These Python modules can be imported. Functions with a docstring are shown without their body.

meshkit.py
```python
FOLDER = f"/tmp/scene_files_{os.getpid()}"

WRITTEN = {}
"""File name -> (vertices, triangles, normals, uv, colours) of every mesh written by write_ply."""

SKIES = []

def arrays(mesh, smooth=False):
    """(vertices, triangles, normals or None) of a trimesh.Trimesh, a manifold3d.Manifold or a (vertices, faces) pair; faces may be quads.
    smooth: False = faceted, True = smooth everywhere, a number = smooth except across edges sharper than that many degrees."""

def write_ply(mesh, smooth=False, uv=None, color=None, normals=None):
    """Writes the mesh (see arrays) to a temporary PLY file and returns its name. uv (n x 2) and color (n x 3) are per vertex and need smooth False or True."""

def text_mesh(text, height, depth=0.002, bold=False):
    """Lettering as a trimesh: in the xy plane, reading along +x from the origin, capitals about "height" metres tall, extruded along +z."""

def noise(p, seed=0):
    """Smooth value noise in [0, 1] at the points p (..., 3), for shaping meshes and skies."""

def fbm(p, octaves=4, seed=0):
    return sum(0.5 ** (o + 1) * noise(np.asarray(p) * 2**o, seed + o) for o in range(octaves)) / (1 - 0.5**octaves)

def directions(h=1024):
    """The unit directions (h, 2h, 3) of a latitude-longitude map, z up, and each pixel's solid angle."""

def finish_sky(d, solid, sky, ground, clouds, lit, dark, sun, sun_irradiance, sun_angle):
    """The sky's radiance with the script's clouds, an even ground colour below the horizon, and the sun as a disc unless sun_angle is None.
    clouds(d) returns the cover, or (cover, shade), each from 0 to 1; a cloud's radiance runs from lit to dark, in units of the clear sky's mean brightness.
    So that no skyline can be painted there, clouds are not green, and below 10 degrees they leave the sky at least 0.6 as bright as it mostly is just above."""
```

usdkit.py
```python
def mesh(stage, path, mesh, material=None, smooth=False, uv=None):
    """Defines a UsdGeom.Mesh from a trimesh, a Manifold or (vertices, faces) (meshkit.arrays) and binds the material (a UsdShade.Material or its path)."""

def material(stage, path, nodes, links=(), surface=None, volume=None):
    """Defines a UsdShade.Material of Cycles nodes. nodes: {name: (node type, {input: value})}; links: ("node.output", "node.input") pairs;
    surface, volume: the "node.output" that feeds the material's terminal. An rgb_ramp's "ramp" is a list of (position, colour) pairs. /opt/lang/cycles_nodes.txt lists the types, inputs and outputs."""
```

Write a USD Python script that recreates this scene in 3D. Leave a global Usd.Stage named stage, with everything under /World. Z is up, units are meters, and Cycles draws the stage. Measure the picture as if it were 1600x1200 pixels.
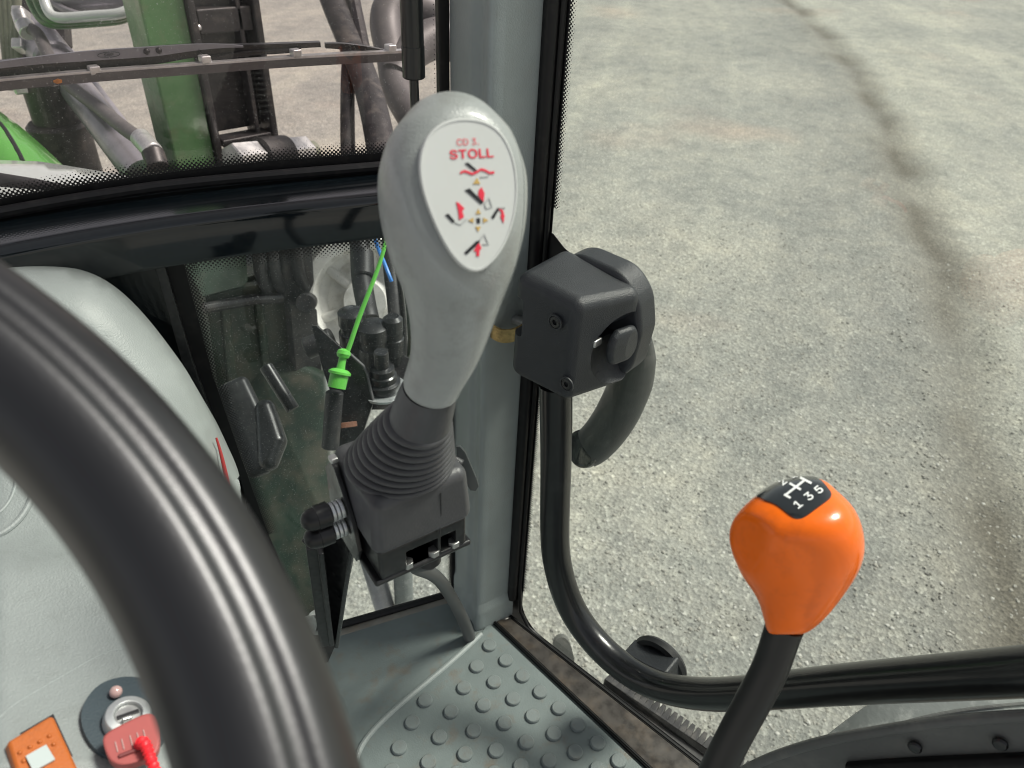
import math, random
import numpy as np, trimesh, manifold3d, usdkit, meshkit
from math import sin, cos, pi, radians, atan2, degrees
from pxr import Usd, UsdGeom, UsdLux, UsdShade, Sdf, Gf, Vt
from scipy.spatial import Delaunay
from scipy.interpolate import CubicSpline
from shapely.geometry import Polygon, Point, box as sbox

stage = Usd.Stage.CreateInMemory()
UsdGeom.SetStageUpAxis(stage, UsdGeom.Tokens.z); UsdGeom.SetStageMetersPerUnit(stage, 1.0)
UsdGeom.Xform.Define(stage, '/World'); UsdGeom.Scope.Define(stage, '/World/Looks')
random.seed(5); rng = np.random.default_rng(5)

# ------------------------------------------------------------------ camera
CAM = np.array([0, 0, 2.15]); YAW, PITCH, ROLL, FPX = radians(42), radians(36), radians(-3), 1150.0
FW = np.array([sin(YAW)*cos(PITCH), cos(YAW)*cos(PITCH), -sin(PITCH)])
_r = np.array([cos(YAW), -sin(YAW), 0]); _u = np.cross(_r, FW)
RT = _r*cos(ROLL) - _u*sin(ROLL); UP = _u*cos(ROLL) + _r*sin(ROLL)
cam = UsdGeom.Camera.Define(stage, '/World/camera')
cam.AddTransformOp().Set(Gf.Matrix4d(*[float(v) for row in ((*RT, 0), (*UP, 0), (*(-FW), 0), (*CAM, 1)) for v in row]))
cam.CreateHorizontalApertureAttr(36.0); cam.CreateVerticalApertureAttr(27.0); cam.CreateFocalLengthAttr(36.0*FPX/1600)
cam.CreateClippingRangeAttr(Gf.Vec2f(0.02, 2000)); cam.CreateFStopAttr(11.0); cam.CreateFocusDistanceAttr(0.72)
cam.CreateExposureAttr(0.52)

# ------------------------------------------------------------------ sky and sun (bright overcast)
SUNV = np.array([0.62, -0.25, 0.95]); SUNV /= np.linalg.norm(SUNV)
SUN_EL, SUN_ROT = math.asin(SUNV[2]), atan2(SUNV[0], SUNV[1])
skym = usdkit.material(stage, '/World/Looks/sky', {
    'sky': ('sky_texture', {'sky_type': 'single_scattering', 'sun_disc': False, 'sun_elevation': SUN_EL, 'sun_rotation': SUN_ROT, 'aerosol_density': 2.0}),
    'bw': ('rgb_to_bw', {}), 'tc': ('texture_coordinate', {}),
    'n': ('noise_texture', {'scale': 2.2, 'detail': 5.0, 'roughness': 0.55}),
    'r': ('rgb_ramp', {'ramp': [(0.25, (0.85, 0.86, 0.88)), (0.7, (1.25, 1.23, 1.2))]}),
    'cl': ('mix', {'mix_type': 'multiply', 'fac': 1.0}),
    'mx': ('mix', {'fac': 0.82}), 'b': ('background_shader', {'strength': 0.105})},
    [('sky.color', 'bw.color'), ('tc.generated', 'n.vector'), ('n.fac', 'r.fac'), ('bw.val', 'cl.color1'), ('r.color', 'cl.color2'), ('sky.color', 'mx.color1'), ('cl.color', 'mx.color2'), ('mx.color', 'b.color')], surface='b.background')
dome = UsdLux.DomeLight.Define(stage, '/World/sky')
UsdShade.MaterialBindingAPI.Apply(dome.GetPrim()).Bind(skym)
sun = UsdLux.DistantLight.Define(stage, '/World/sun')
sun.CreateIntensityAttr(0.85); sun.CreateAngleAttr(14.0); sun.CreateNormalizeAttr(True); sun.CreateColorAttr(Gf.Vec3f(1.0, 0.96, 0.9))
_z = SUNV; _x = np.cross([0, 0, 1], _z); _x /= np.linalg.norm(_x); _y = np.cross(_z, _x)
sun.AddTransformOp().Set(Gf.Matrix4d(*[float(v) for row in ((*_x, 0), (*_y, 0), (*_z, 0), (0, 0, 10, 1)) for v in row]))

# ------------------------------------------------------------------ helpers: scene tree
_used = {}
_origin = {}
def _path(name, parent):
    base = str(parent.GetPath()) if parent is not None else '/World'
    k = (base, name); n = _used.get(k, 0); _used[k] = n + 1
    return f'{base}/{name}' if n == 0 else f'{base}/{name}_{n:03d}'
def tag(o, label=None, cat=None, group=None, kind=None):
    for k, v in (('label', label), ('category', cat), ('group', group), ('kind', kind)):
        if v: o.SetCustomDataByKey(k, v)
    return o
def thing(name, label, cat, loc=(0, 0, 0), group=None):
    x = UsdGeom.Xform.Define(stage, _path(name, None)); x.AddTranslateOp().Set(Gf.Vec3d(*map(float, loc)))
    p = x.GetPrim(); _origin[p.GetPath()] = np.array(loc, float)
    return tag(p, label, cat, group)
def obj(name, mesh, mat, parent=None, smooth=35, uv=None, label=None, cat=None, group=None, kind=None):
    v, f, n = meshkit.arrays(mesh, smooth)
    org = np.zeros(3)
    if parent is not None: org = _origin[parent.GetPath()]
    path = _path(name, parent)
    m = UsdGeom.Mesh.Define(stage, path)
    m.CreatePointsAttr(Vt.Vec3fArray.FromNumpy((v-org).astype(np.float32)))
    m.CreateFaceVertexCountsAttr(Vt.IntArray.FromNumpy(np.full(len(f), 3, np.int32)))
    m.CreateFaceVertexIndicesAttr(Vt.IntArray.FromNumpy(f.astype(np.int32).ravel()))
    m.CreateSubdivisionSchemeAttr('none')
    if n is not None:
        m.CreateNormalsAttr(Vt.Vec3fArray.FromNumpy(n.astype(np.float32))); m.SetNormalsInterpolation('vertex')
    if uv is not None:
        UsdGeom.PrimvarsAPI(m).CreatePrimvar('st', Sdf.ValueTypeNames.TexCoord2fArray, 'vertex').Set(Vt.Vec2fArray.FromNumpy(np.asarray(uv, np.float32)))
    UsdShade.MaterialBindingAPI.Apply(m.GetPrim()).Bind(mat)
    _origin[m.GetPrim().GetPath()] = org
    return tag(m.GetPrim(), label, cat, group, kind)
cat_ = lambda ms: trimesh.util.concatenate([tm(m) for m in ms])
def tm(m):
    if isinstance(m, trimesh.Trimesh): return m
    v, f, _ = meshkit.arrays(m); return trimesh.Trimesh(v, f, process=False)

# ------------------------------------------------------------------ helpers: measuring
def ray(x, y): return FW + RT*(x-800)/FPX - UP*(y-600)/FPX
def U(x, y, d): return CAM + ray(x, y)*d                       # point at depth d metres
def onplane(x, y, p0, n):
    r = ray(x, y); return CAM + r*(((np.asarray(p0)-CAM) @ n)/(r @ n))
def onz(x, y, z): return onplane(x, y, (0, 0, z), np.array([0, 0, 1.0]))
def unit(v): v = np.asarray(v, float); return v/np.linalg.norm(v)
FZ = 1.2                                                       # cab floor height
F0 = np.array([0.435, 0.607, FZ]); FD = np.array([0.952, -0.307, 0]); FD /= np.linalg.norm(FD); FN = np.array([-FD[1]*-1*-1, -FD[0], 0.0]); FN = unit(np.array([-0.307, -0.952, 0]))
D0 = np.array([0.487, 0.513, FZ]); DD = unit([0.138, -0.990, 0]); DN = unit([-0.990, -0.138, 0])   # door plane, normal into the cab
fp = lambda x, y, o=0.0: onplane(x, y, F0+FN*o, FN)
dp = lambda x, y, o=0.0: onplane(x, y, D0+DN*o, DN)

# ------------------------------------------------------------------ helpers: shapes
def spline(pts, n):
    pts = np.asarray(pts, float); t = np.r_[0, np.cumsum(np.linalg.norm(np.diff(pts, axis=0), axis=1)**0.5)]
    return CubicSpline(t, pts)(np.linspace(0, t[-1], n))
def closed_spline(pts, n):
    pts = np.asarray(pts, float); q = np.vstack([pts, pts[:1]])
    t = np.r_[0, np.cumsum(np.linalg.norm(np.diff(q, axis=0), axis=1)**0.5)]
    return CubicSpline(t, q, bc_type='periodic')(np.linspace(0, t[-1], n, endpoint=False))
def loft(rings, caps=True, closed=False):
    rings = [np.asarray(r) for r in rings]; n = len(rings[0]); V = np.vstack(rings); F = []
    m = len(rings)
    for i in range(m if closed else m-1):
        a, b = i*n, ((i+1) % m)*n
        for j in range(n):
            k = (j+1) % n; F += [[a+j, a+k, b+k], [a+j, b+k, b+j]]
    if caps and not closed:
        for i, flip in ((0, True), (m-1, False)):
            c = len(V); V = np.vstack([V, rings[i].mean(0)])
            for j in range(n):
                k = (j+1) % n; t = [c, i*n+j, i*n+k]; F.append(t[::-1] if flip else t)
    me = trimesh.Trimesh(V, np.array(F), process=False)
    if me.volume < 0: me.invert()
    return me
def tube(path, r, n=16, smooth=0, closed=False, squash=1.0, up=None):
    P = np.asarray(path, float)
    if smooth: P = spline(P, smooth)
    m = len(P); rr = np.broadcast_to(np.asarray(r, float), (m,)) if np.ndim(r) == 0 or len(r) == m else np.interp(np.linspace(0, 1, m), np.linspace(0, 1, len(r)), r)
    T = np.gradient(P, axis=0) if not closed else np.roll(P, -1, 0)-np.roll(P, 1, 0)
    T /= np.linalg.norm(T, axis=1)[:, None]
    a = np.array([0, 0, 1.0]) if up is None else np.asarray(up, float)
    if abs(T[0] @ a) > 0.95: a = np.array([1.0, 0, 0])
    rings = []; N = unit(a - T[0]*(a @ T[0]))
    th = np.linspace(0, 2*pi, n, endpoint=False)
    for i in range(m):
        N = unit(N - T[i]*(N @ T[i])); B = np.cross(T[i], N)
        rings.append(P[i] + rr[i]*(np.cos(th)[:, None]*N*squash + np.sin(th)[:, None]*B))
    return loft(rings, True, closed)
def cyl(a, b, r, n=24, ch=0.0, r2=None):
    a, b = np.asarray(a, float), np.asarray(b, float); r2 = r if r2 is None else r2
    if ch <= 0: ch = min(r, r2, np.linalg.norm(b-a)/2)*0.12
    d = unit(b-a); return tube([a, a+d*1e-5, a+d*ch, b-d*ch, b-d*1e-5, b], np.array([max(r-ch, 1e-5), max(r-ch, 1e-5), r, r2, max(r2-ch, 1e-5), max(r2-ch, 1e-5)]), n)
def sphere(c, r, sub=2, sc=(1, 1, 1)):
    s = trimesh.creation.icosphere(sub, 1.0); s.vertices = s.vertices*np.asarray(sc)*r + np.asarray(c); return s
def frame(o, ex, ey):
    ex = unit(ex); ez = unit(np.cross(ex, ey)); ey = np.cross(ez, ex)
    M = np.eye(4); M[:3, 0], M[:3, 1], M[:3, 2], M[:3, 3] = ex, ey, ez, o; return M
def rbox(c, half, axes=None, r=0.003, sub=1):
    h = np.asarray(half, float); r = min(r, min(h)*0.98)
    s = trimesh.creation.icosphere(sub, r).vertices
    V = np.vstack([s + (h-r)*np.array([i, j, k]) for i in (-1, 1) for j in (-1, 1) for k in (-1, 1)])
    if axes is not None: V = V @ np.asarray([unit(a) for a in axes])
    return trimesh.Trimesh(V + np.asarray(c), process=False).convex_hull
def hull(pts): return trimesh.Trimesh(np.asarray(pts), process=False).convex_hull
def rhull(pts, r, sub=1):
    s = trimesh.creation.icosphere(sub, r).vertices
    return hull(np.vstack([s+np.asarray(p) for p in pts]))
def extr(poly, M, depth, ch=0.0):
    """polygon (in metres in the frame M) extruded along the frame's z, with an optional chamfer on the far side"""
    P = poly if isinstance(poly, Polygon) else Polygon(poly)
    if ch > 0:
        ms = [trimesh.creation.extrude_polygon(P, depth-ch, engine='earcut')]
        ring = lambda pg: np.array(pg.exterior.coords)[:-1]
        Q = P.buffer(-ch, join_style=1)
        a = trimesh.creation.extrude_polygon(Q, ch, engine='earcut'); a.apply_translation((0, 0, depth-ch)); ms.append(a)
        m = trimesh.util.concatenate(ms)
    else: m = trimesh.creation.extrude_polygon(P, depth, engine='earcut')
    m.apply_transform(M); return m
def plate(p3, thick, n=None, ch=0.0):
    """a flat plate: outline of 3D points, grown by thick along the normal n"""
    p3 = np.asarray(p3, float); o = p3.mean(0)
    if n is None:
        n = np.linalg.svd(p3-o)[2][2]
        if n @ (CAM-o) < 0: n = -n
    n = unit(n); ex = unit(np.cross([0, 0, 1], n) if abs(n[2]) < 0.98 else np.cross([0, 1, 0], n)); ey = np.cross(n, ex)
    q = np.c_[(p3-o) @ ex, (p3-o) @ ey]; M = np.eye(4); M[:3, 0], M[:3, 1], M[:3, 2], M[:3, 3] = ex, ey, n, o-n*thick/2
    return extr(Polygon(q).buffer(0), M, thick)
def strip(A, B, uw):
    """a ribbon between two polylines with uv: u = length along, v = 0..uw across"""
    A, B = np.asarray(A), np.asarray(B); n = len(A)
    u = np.r_[0, np.cumsum(np.linalg.norm(np.diff(A, axis=0), axis=1))]
    V = np.vstack([A, B]); F = [[i, i+1, n+i+1] for i in range(n-1)] + [[i, n+i+1, n+i] for i in range(n-1)]
    return trimesh.Trimesh(V, np.array(F), process=False), np.vstack([np.c_[u, np.zeros(n)], np.c_[u, np.full(n, uw)]])
def sample_poly(pts, n):
    L = Polygon(pts).exterior; return np.array([L.interpolate(t, normalized=True).coords[0] for t in np.linspace(0, 1, n, endpoint=False)])
def patch(outline, depth, back, step=12, nb=140):
    """a solid shell: the outline (measured in the photograph's rays), its depth at each spot, and the vector to its back"""
    P = Polygon(outline); b = sample_poly(outline, nb)
    x0, y0, x1, y1 = P.bounds
    g = np.array([(x, y) for x in np.arange(x0, x1, step) for y in np.arange(y0, y1, step) if P.contains(Point(x, y)) and P.exterior.distance(Point(x, y)) > step*0.4])
    q = np.vstack([b, g]) if len(g) else b
    T = Delaunay(q).simplices; T = np.array([t for t in T if P.contains(Point(*q[t].mean(0)))])
    dist = np.array([P.exterior.distance(Point(*p)) for p in q])
    V = np.array([U(x, y, depth(x, y, e)) for (x, y), e in zip(q, dist)])
    a = np.cross(V[T[:, 1]]-V[T[:, 0]], V[T[:, 2]]-V[T[:, 0]]); flip = np.einsum('ij,ij->i', a, CAM-V[T[:, 0]]) < 0
    T[flip] = T[flip][:, ::-1]
    n, m = len(V), len(b); V2 = V + np.asarray(back)
    S = []
    for i in range(m):
        j = (i+1) % m; S += [[i, j, n+j], [i, n+j, n+i]]
    me = trimesh.Trimesh(np.vstack([V, V2]), np.vstack([T, T[:, ::-1]+n, S]), process=False)
    trimesh.repair.fix_normals(me); return me
def raycast(mesh, px, py):
    o = CAM; d = np.array([ray(x, y) for x, y in zip(px, py)])
    V, F = np.asarray(mesh.vertices), np.asarray(mesh.faces); a, e1, e2 = V[F[:, 0]], V[F[:, 1]]-V[F[:, 0]], V[F[:, 2]]-V[F[:, 0]]
    fn = np.cross(e1, e2); fn /= np.maximum(np.linalg.norm(fn, axis=1), 1e-12)[:, None]
    vn = mesh.vertex_normals
    out, nor = np.full((len(d), 3), np.nan), np.zeros((len(d), 3))
    for i, r in enumerate(d):
        h = np.cross(r, e2); det = (e1*h).sum(1); det = np.where(abs(det) < 1e-14, 1e-14, det); s = o-a
        u = (s*h).sum(1)/det; q = np.cross(s, e1); v = (q @ r)/det; t = (e2*q).sum(1)/det
        ok = (u >= -1e-6) & (v >= -1e-6) & (u+v <= 1+1e-6) & (t > 0.02)
        if ok.any():
            k = np.where(ok)[0][t[ok].argmin()]; out[i] = o + r*t[k]
            w = np.array([1-u[k]-v[k], u[k], v[k]]); nn = w @ vn[F[k]]; nor[i] = nn/np.linalg.norm(nn)
            if nor[i] @ r > 0: nor[i] *= -1
    return out, nor
def drape(mesh, outline_px, lift, step=4, nb=90, thick=0.0):
    """a thin skin lying on a mesh, its outline measured in the photograph"""
    P = Polygon(outline_px); b = sample_poly(outline_px, nb); x0, y0, x1, y1 = P.bounds
    g = [(x, y) for x in np.arange(x0, x1, step) for y in np.arange(y0, y1, step) if P.contains(Point(x, y)) and P.exterior.distance(Point(x, y)) > step*0.4]
    q = np.vstack([b, g]) if g else b
    T = Delaunay(q).simplices; T = np.array([t for t in T if P.contains(Point(*q[t].mean(0)))])
    p, n = raycast(mesh, q[:, 0], q[:, 1]); ok = ~np.isnan(p[:, 0])
    T = np.array([t for t in T if ok[t].all()]); 
    V = np.where(ok[:, None], p + n*lift, 0)
    a = np.cross(V[T[:, 1]]-V[T[:, 0]], V[T[:, 2]]-V[T[:, 0]]); fl = np.einsum('ij,ij->i', a, n[T[:, 0]]) < 0; T[fl] = T[fl][:, ::-1]
    me = trimesh.Trimesh(V, T, process=False); me.remove_unreferenced_vertices(); return me
def letters(text, bold=True):
    """outlines of the lettering as 2D triangles with capitals 1 high"""
    m = meshkit.text_mesh(text, 1.0, 0.1, bold); v, f = m.vertices, m.faces
    keep = (v[f][:, :, 2] < 0.01).all(1); return v[:, :2], f[keep]
def text_on(fn, text, org, ex, ey, height, bold=True):
    """lettering put on a surface: fn maps measured spots to 3D points"""
    v, f = letters(text, bold); w = (v[:, 0].max()+v[:, 0].min())/2
    q = np.asarray(org) + np.outer((v[:, 0]-w)*height, ex) + np.outer((v[:, 1]-0.5)*height, ey)
    P = fn(q); me = trimesh.Trimesh(P, f, process=False); me.remove_unreferenced_vertices()
    a = np.cross(*(me.vertices[me.faces][:, k]-me.vertices[me.faces][:, 0] for k in (1, 2)))
    fl = np.einsum('ij,ij->i', a, CAM-me.vertices[me.faces[:, 0]]) < 0; F = me.faces.copy(); F[fl] = F[fl][:, ::-1]; me.faces = F
    return me
def revolve(profile, o, axis, n=40):
    """(radius, height) pairs turned about the axis through o"""
    ax = unit(axis); ex = unit(np.cross(ax, [0.31, 0.2, 0.93])); ey = np.cross(ax, ex); th = np.linspace(0, 2*pi, n, endpoint=False)
    return loft([np.asarray(o) + ax*h + max(r, 1e-5)*(np.cos(th)[:, None]*ex + np.sin(th)[:, None]*ey) for r, h in profile])
def hexnut(a, b, r):
    return tube([a, np.asarray(a)+(np.asarray(b)-a)*.04, np.asarray(a)+(np.asarray(b)-a)*.96, b], np.array([r*.9, r, r, r*.9]), 6)

# ------------------------------------------------------------------ materials
def pm(name, col, rough=0.5, metal=0.0, coat=0.0, grain=0.0, gscale=900, var=0.12, vscale=25, spec=0.5, dirt=None, dirt_amt=0.0, dirt_scale=40, edge=0.0, rvar=0.0, ramp=(0.52, 0.72)):
    N = {'g': ('geometry', {}), 'n': ('noise_texture', {'scale': vscale, 'detail': 4.0, 'roughness': 0.6}),
         'r': ('rgb_ramp', {'ramp': [(0.3, tuple(max(0, c*(1-var)) for c in col)), (0.7, tuple(c*(1+var) for c in col))]}),
         'p': ('principled_bsdf', {'roughness': rough, 'metallic': metal, 'coat_weight': coat, 'coat_roughness': 0.06, 'specular_ior_level': spec})}
    L = [('g.position', 'n.vector'), ('n.fac', 'r.fac')]
    src = 'r.color'
    if dirt is not None:
        N['dn'] = ('noise_texture', {'scale': dirt_scale, 'detail': 6.0, 'roughness': 0.65}); N['dr'] = ('rgb_ramp', {'ramp': [(ramp[0], (0, 0, 0)), (ramp[1], (dirt_amt,)*3)]})
        N['dm'] = ('mix', {'color2': dirt}); L += [('g.position', 'dn.vector'), ('dn.fac', 'dr.fac'), ('dr.color', 'dm.fac'), (src, 'dm.color1')]; src = 'dm.color'
    L.append((src, 'p.base_color'))
    if rvar > 0:
        N['rn'] = ('noise_texture', {'scale': 60.0, 'detail': 5.0}); N['rm'] = ('map_range', {'from_min': 0.3, 'from_max': 0.7, 'to_min': max(0.02, rough-rvar), 'to_max': rough+rvar, 'clamp': True})
        L += [('g.position', 'rn.vector'), ('rn.fac', 'rm.value'), ('rm.result', 'p.roughness')]
    nrm = None
    if edge > 0: N['bv'] = ('bevel', {'radius': edge, 'samples': 6}); nrm = 'bv.bevel'
    if grain > 0:
        N['gn'] = ('noise_texture', {'scale': gscale, 'detail': 2.0}); N['bp'] = ('bump', {'strength': grain, 'distance': 0.001})
        L += [('g.position', 'gn.vector'), ('gn.fac', 'bp.height')]
        if nrm: L.append((nrm, 'bp.normal'))
        nrm = 'bp.normal'
    if nrm: L.append((nrm, 'p.normal'))
    return usdkit.material(stage, '/World/Looks/'+name, N, L, surface='p.BSDF')
M = {}
M['trim'] = pm('trim_grey', (0.245, 0.275, 0.270), 0.5, grain=0.35, gscale=750, var=0.05, dirt=(0.2, 0.17, 0.13), dirt_amt=0.12)
M['dash'] = pm('dash_grey', (0.222, 0.245, 0.240), 0.5, grain=0.45, gscale=800, var=0.05, dirt=(0.13, 0.14, 0.13), dirt_amt=0.25, dirt_scale=70)
M['hoodgrey'] = pm('hood_grey', (0.285, 0.31, 0.303), 0.42, grain=0.4, gscale=800, var=0.04)
M['mat'] = pm('mat_grey', (0.135, 0.162, 0.160), 0.52, grain=0.3, gscale=500, var=0.10, vscale=14, dirt=(0.15, 0.11, 0.075), dirt_amt=0.6, dirt_scale=38, ramp=(0.54, 0.74), rvar=0.12)
M['stud'] = pm('stud_grey', (0.145, 0.168, 0.166), 0.5, grain=0.3, gscale=500, var=0.12, dirt=(0.12, 0.09, 0.06), dirt_amt=0.35, dirt_scale=70)
M['bwplast'] = pm('lock_plastic', (0.019, 0.0215, 0.0245), 0.42, grain=0.5, gscale=1100, var=0.12, dirt=(0.12, 0.12, 0.115), dirt_amt=0.10, dirt_scale=120)
M['rubber'] = pm('rubber_black', (0.016, 0.017, 0.018), 0.55, grain=0.15, gscale=400, var=0.2, dirt=(0.10, 0.095, 0.085), dirt_amt=0.14, dirt_scale=90)
M['boot'] = pm('boot_rubber', (0.052, 0.053, 0.056), 0.42, grain=0.15, gscale=600, var=0.15, dirt=(0.12, 0.115, 0.11), dirt_amt=0.18, dirt_scale=80)
M['seal'] = pm('seal_black', (0.004, 0.004, 0.0045), 0.4, spec=0.3, var=0.2, dirt=(0.08, 0.075, 0.065), dirt_amt=0.12, dirt_scale=90)
M['gloss'] = pm('paint_blueblack', (0.0024, 0.0040, 0.0050), 0.10, coat=1.0, spec=0.15, var=0.15, dirt=(0.10, 0.10, 0.095), dirt_amt=0.035, dirt_scale=160)
M['black'] = pm('paint_black', (0.010, 0.0105, 0.011), 0.30, coat=0.15, var=0.2, dirt=(0.12, 0.11, 0.10), dirt_amt=0.10, dirt_scale=110, rvar=0.1, edge=0.0012)
M['rail'] = pm('rail_black', (0.0045, 0.005, 0.0055), 0.24, coat=0.2, grain=0.08, gscale=300, var=0.2, dirt=(0.08, 0.08, 0.075), dirt_amt=0.06)
M['satin'] = pm('black_steel', (0.020, 0.019, 0.020), 0.42, var=0.3, dirt=(0.16, 0.14, 0.12), dirt_amt=0.35, dirt_scale=30, rvar=0.12, edge=0.002)
M['grip'] = pm('grip_grey', (0.275, 0.29, 0.28), 0.33, coat=0.25, grain=0.35, gscale=1100, var=0.07, dirt=(0.14, 0.13, 0.115), dirt_amt=0.4, dirt_scale=45, rvar=0.08)
M['label'] = pm('label_white', (0.57, 0.58, 0.56), 0.33, coat=0.15, var=0.02)
M['red'] = pm('print_red', (0.72, 0.03, 0.06), 0.4, var=0.03)
M['ink'] = pm('print_black', (0.012, 0.012, 0.014), 0.4, var=0.03)
M['tan'] = pm('print_ochre', (0.52, 0.34, 0.10), 0.4, var=0.05)
M['pgrey'] = pm('print_grey', (0.42, 0.43, 0.42), 0.4, var=0.03)
M['orange'] = pm('knob_orange', (0.88, 0.15, 0.004), 0.24, coat=0.2, spec=0.4, grain=0.05, gscale=500, var=0.05, rvar=0.08, dirt=(0.45, 0.08, 0.01), dirt_amt=0.3, dirt_scale=70)
M['cap'] = pm('cap_black', (0.010, 0.013, 0.015), 0.10, coat=0.7, var=0.1)
M['white'] = pm('print_white', (0.82, 0.83, 0.82), 0.4, var=0.02)
M['lever'] = pm('lever_black', (0.006, 0.006, 0.0065), 0.34, grain=0.1, gscale=400, var=0.2)
M['steel'] = pm('steel', (0.55, 0.55, 0.54), 0.32, metal=0.9, var=0.15, rvar=0.12, dirt=(0.12, 0.10, 0.08), dirt_amt=0.3, dirt_scale=120, edge=0.0006)
M['zinc'] = pm('zinc', (0.60, 0.62, 0.62), 0.38, metal=0.75, var=0.2, rvar=0.12, dirt=(0.2, 0.17, 0.13), dirt_amt=0.35, dirt_scale=60, edge=0.001)
M['brass'] = pm('brass', (0.40, 0.29, 0.13), 0.33, metal=0.9, var=0.3, vscale=120, rvar=0.1)
M['sill'] = pm('sill_brown', (0.045, 0.039, 0.034), 0.34, metal=0.3, var=0.35, vscale=30, dirt=(0.13, 0.097, 0.068), dirt_amt=0.55, dirt_scale=22, rvar=0.14, ramp=(0.48, 0.72))
M['beige'] = pm('sill_beige', (0.20, 0.19, 0.165), 0.55, var=0.2, dirt=(0.26, 0.18, 0.11), dirt_amt=0.5, dirt_scale=40)
M['wheel'] = pm('wheel_rim', (0.0040, 0.0040, 0.0047), 0.38, coat=0.0, spec=0.8, grain=0.06, gscale=900, var=0.15)
M['switch'] = pm('switch_orange', (0.42, 0.11, 0.020), 0.42, dirt=(0.2, 0.06, 0.02), dirt_amt=0.4, dirt_scale=150, var=0.06, grain=0.2, gscale=900)
M['swhite'] = pm('switch_lens', (0.42, 0.47, 0.46), 0.35, var=0.04)
M['keyred'] = pm('key_red', (0.50, 0.125, 0.115), 0.45, var=0.06, grain=0.2, gscale=900)
M['tagred'] = pm('tag_red', (0.78, 0.02, 0.03), 0.45, var=0.1)
M['escut'] = pm('escutcheon', (0.035, 0.052, 0.062), 0.42, grain=0.2, gscale=900, var=0.06)
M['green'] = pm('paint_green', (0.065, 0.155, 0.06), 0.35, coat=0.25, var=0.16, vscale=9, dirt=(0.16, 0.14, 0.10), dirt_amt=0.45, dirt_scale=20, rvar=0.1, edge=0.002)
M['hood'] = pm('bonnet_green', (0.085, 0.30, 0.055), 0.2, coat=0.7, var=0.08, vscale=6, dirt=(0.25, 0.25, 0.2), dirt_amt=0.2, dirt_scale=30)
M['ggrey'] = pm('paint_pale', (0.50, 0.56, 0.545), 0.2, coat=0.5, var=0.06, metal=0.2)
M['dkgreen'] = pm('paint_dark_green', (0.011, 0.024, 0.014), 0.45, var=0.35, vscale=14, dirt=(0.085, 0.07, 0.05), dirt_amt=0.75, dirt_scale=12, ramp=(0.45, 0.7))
M['plategreen'] = pm('plate_green', (0.065, 0.095, 0.072), 0.5, var=0.1, dirt=(0.2, 0.19, 0.16), dirt_amt=0.3)
M['olive'] = pm('pipe_olive', (0.165, 0.185, 0.14), 0.45, var=0.15, dirt=(0.08, 0.07, 0.05), dirt_amt=0.4)
M['hose'] = pm('hose_black', (0.020, 0.020, 0.021), 0.5, var=0.25, dirt=(0.13, 0.12, 0.11), dirt_amt=0.35, dirt_scale=40)
M['ghose'] = pm('hose_grey', (0.095, 0.093, 0.095), 0.5, var=0.15, dirt=(0.2, 0.19, 0.18), dirt_amt=0.3)
M['cylpaint'] = pm('cylinder_grey', (0.30, 0.30, 0.33), 0.28, metal=0.45, var=0.1, dirt=(0.06, 0.06, 0.055), dirt_amt=0.3, dirt_scale=20)
M['cast'] = pm('rim_white', (0.72, 0.70, 0.66), 0.5, var=0.12, vscale=30, dirt=(0.22, 0.18, 0.12), dirt_amt=0.6, dirt_scale=18)
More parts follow.
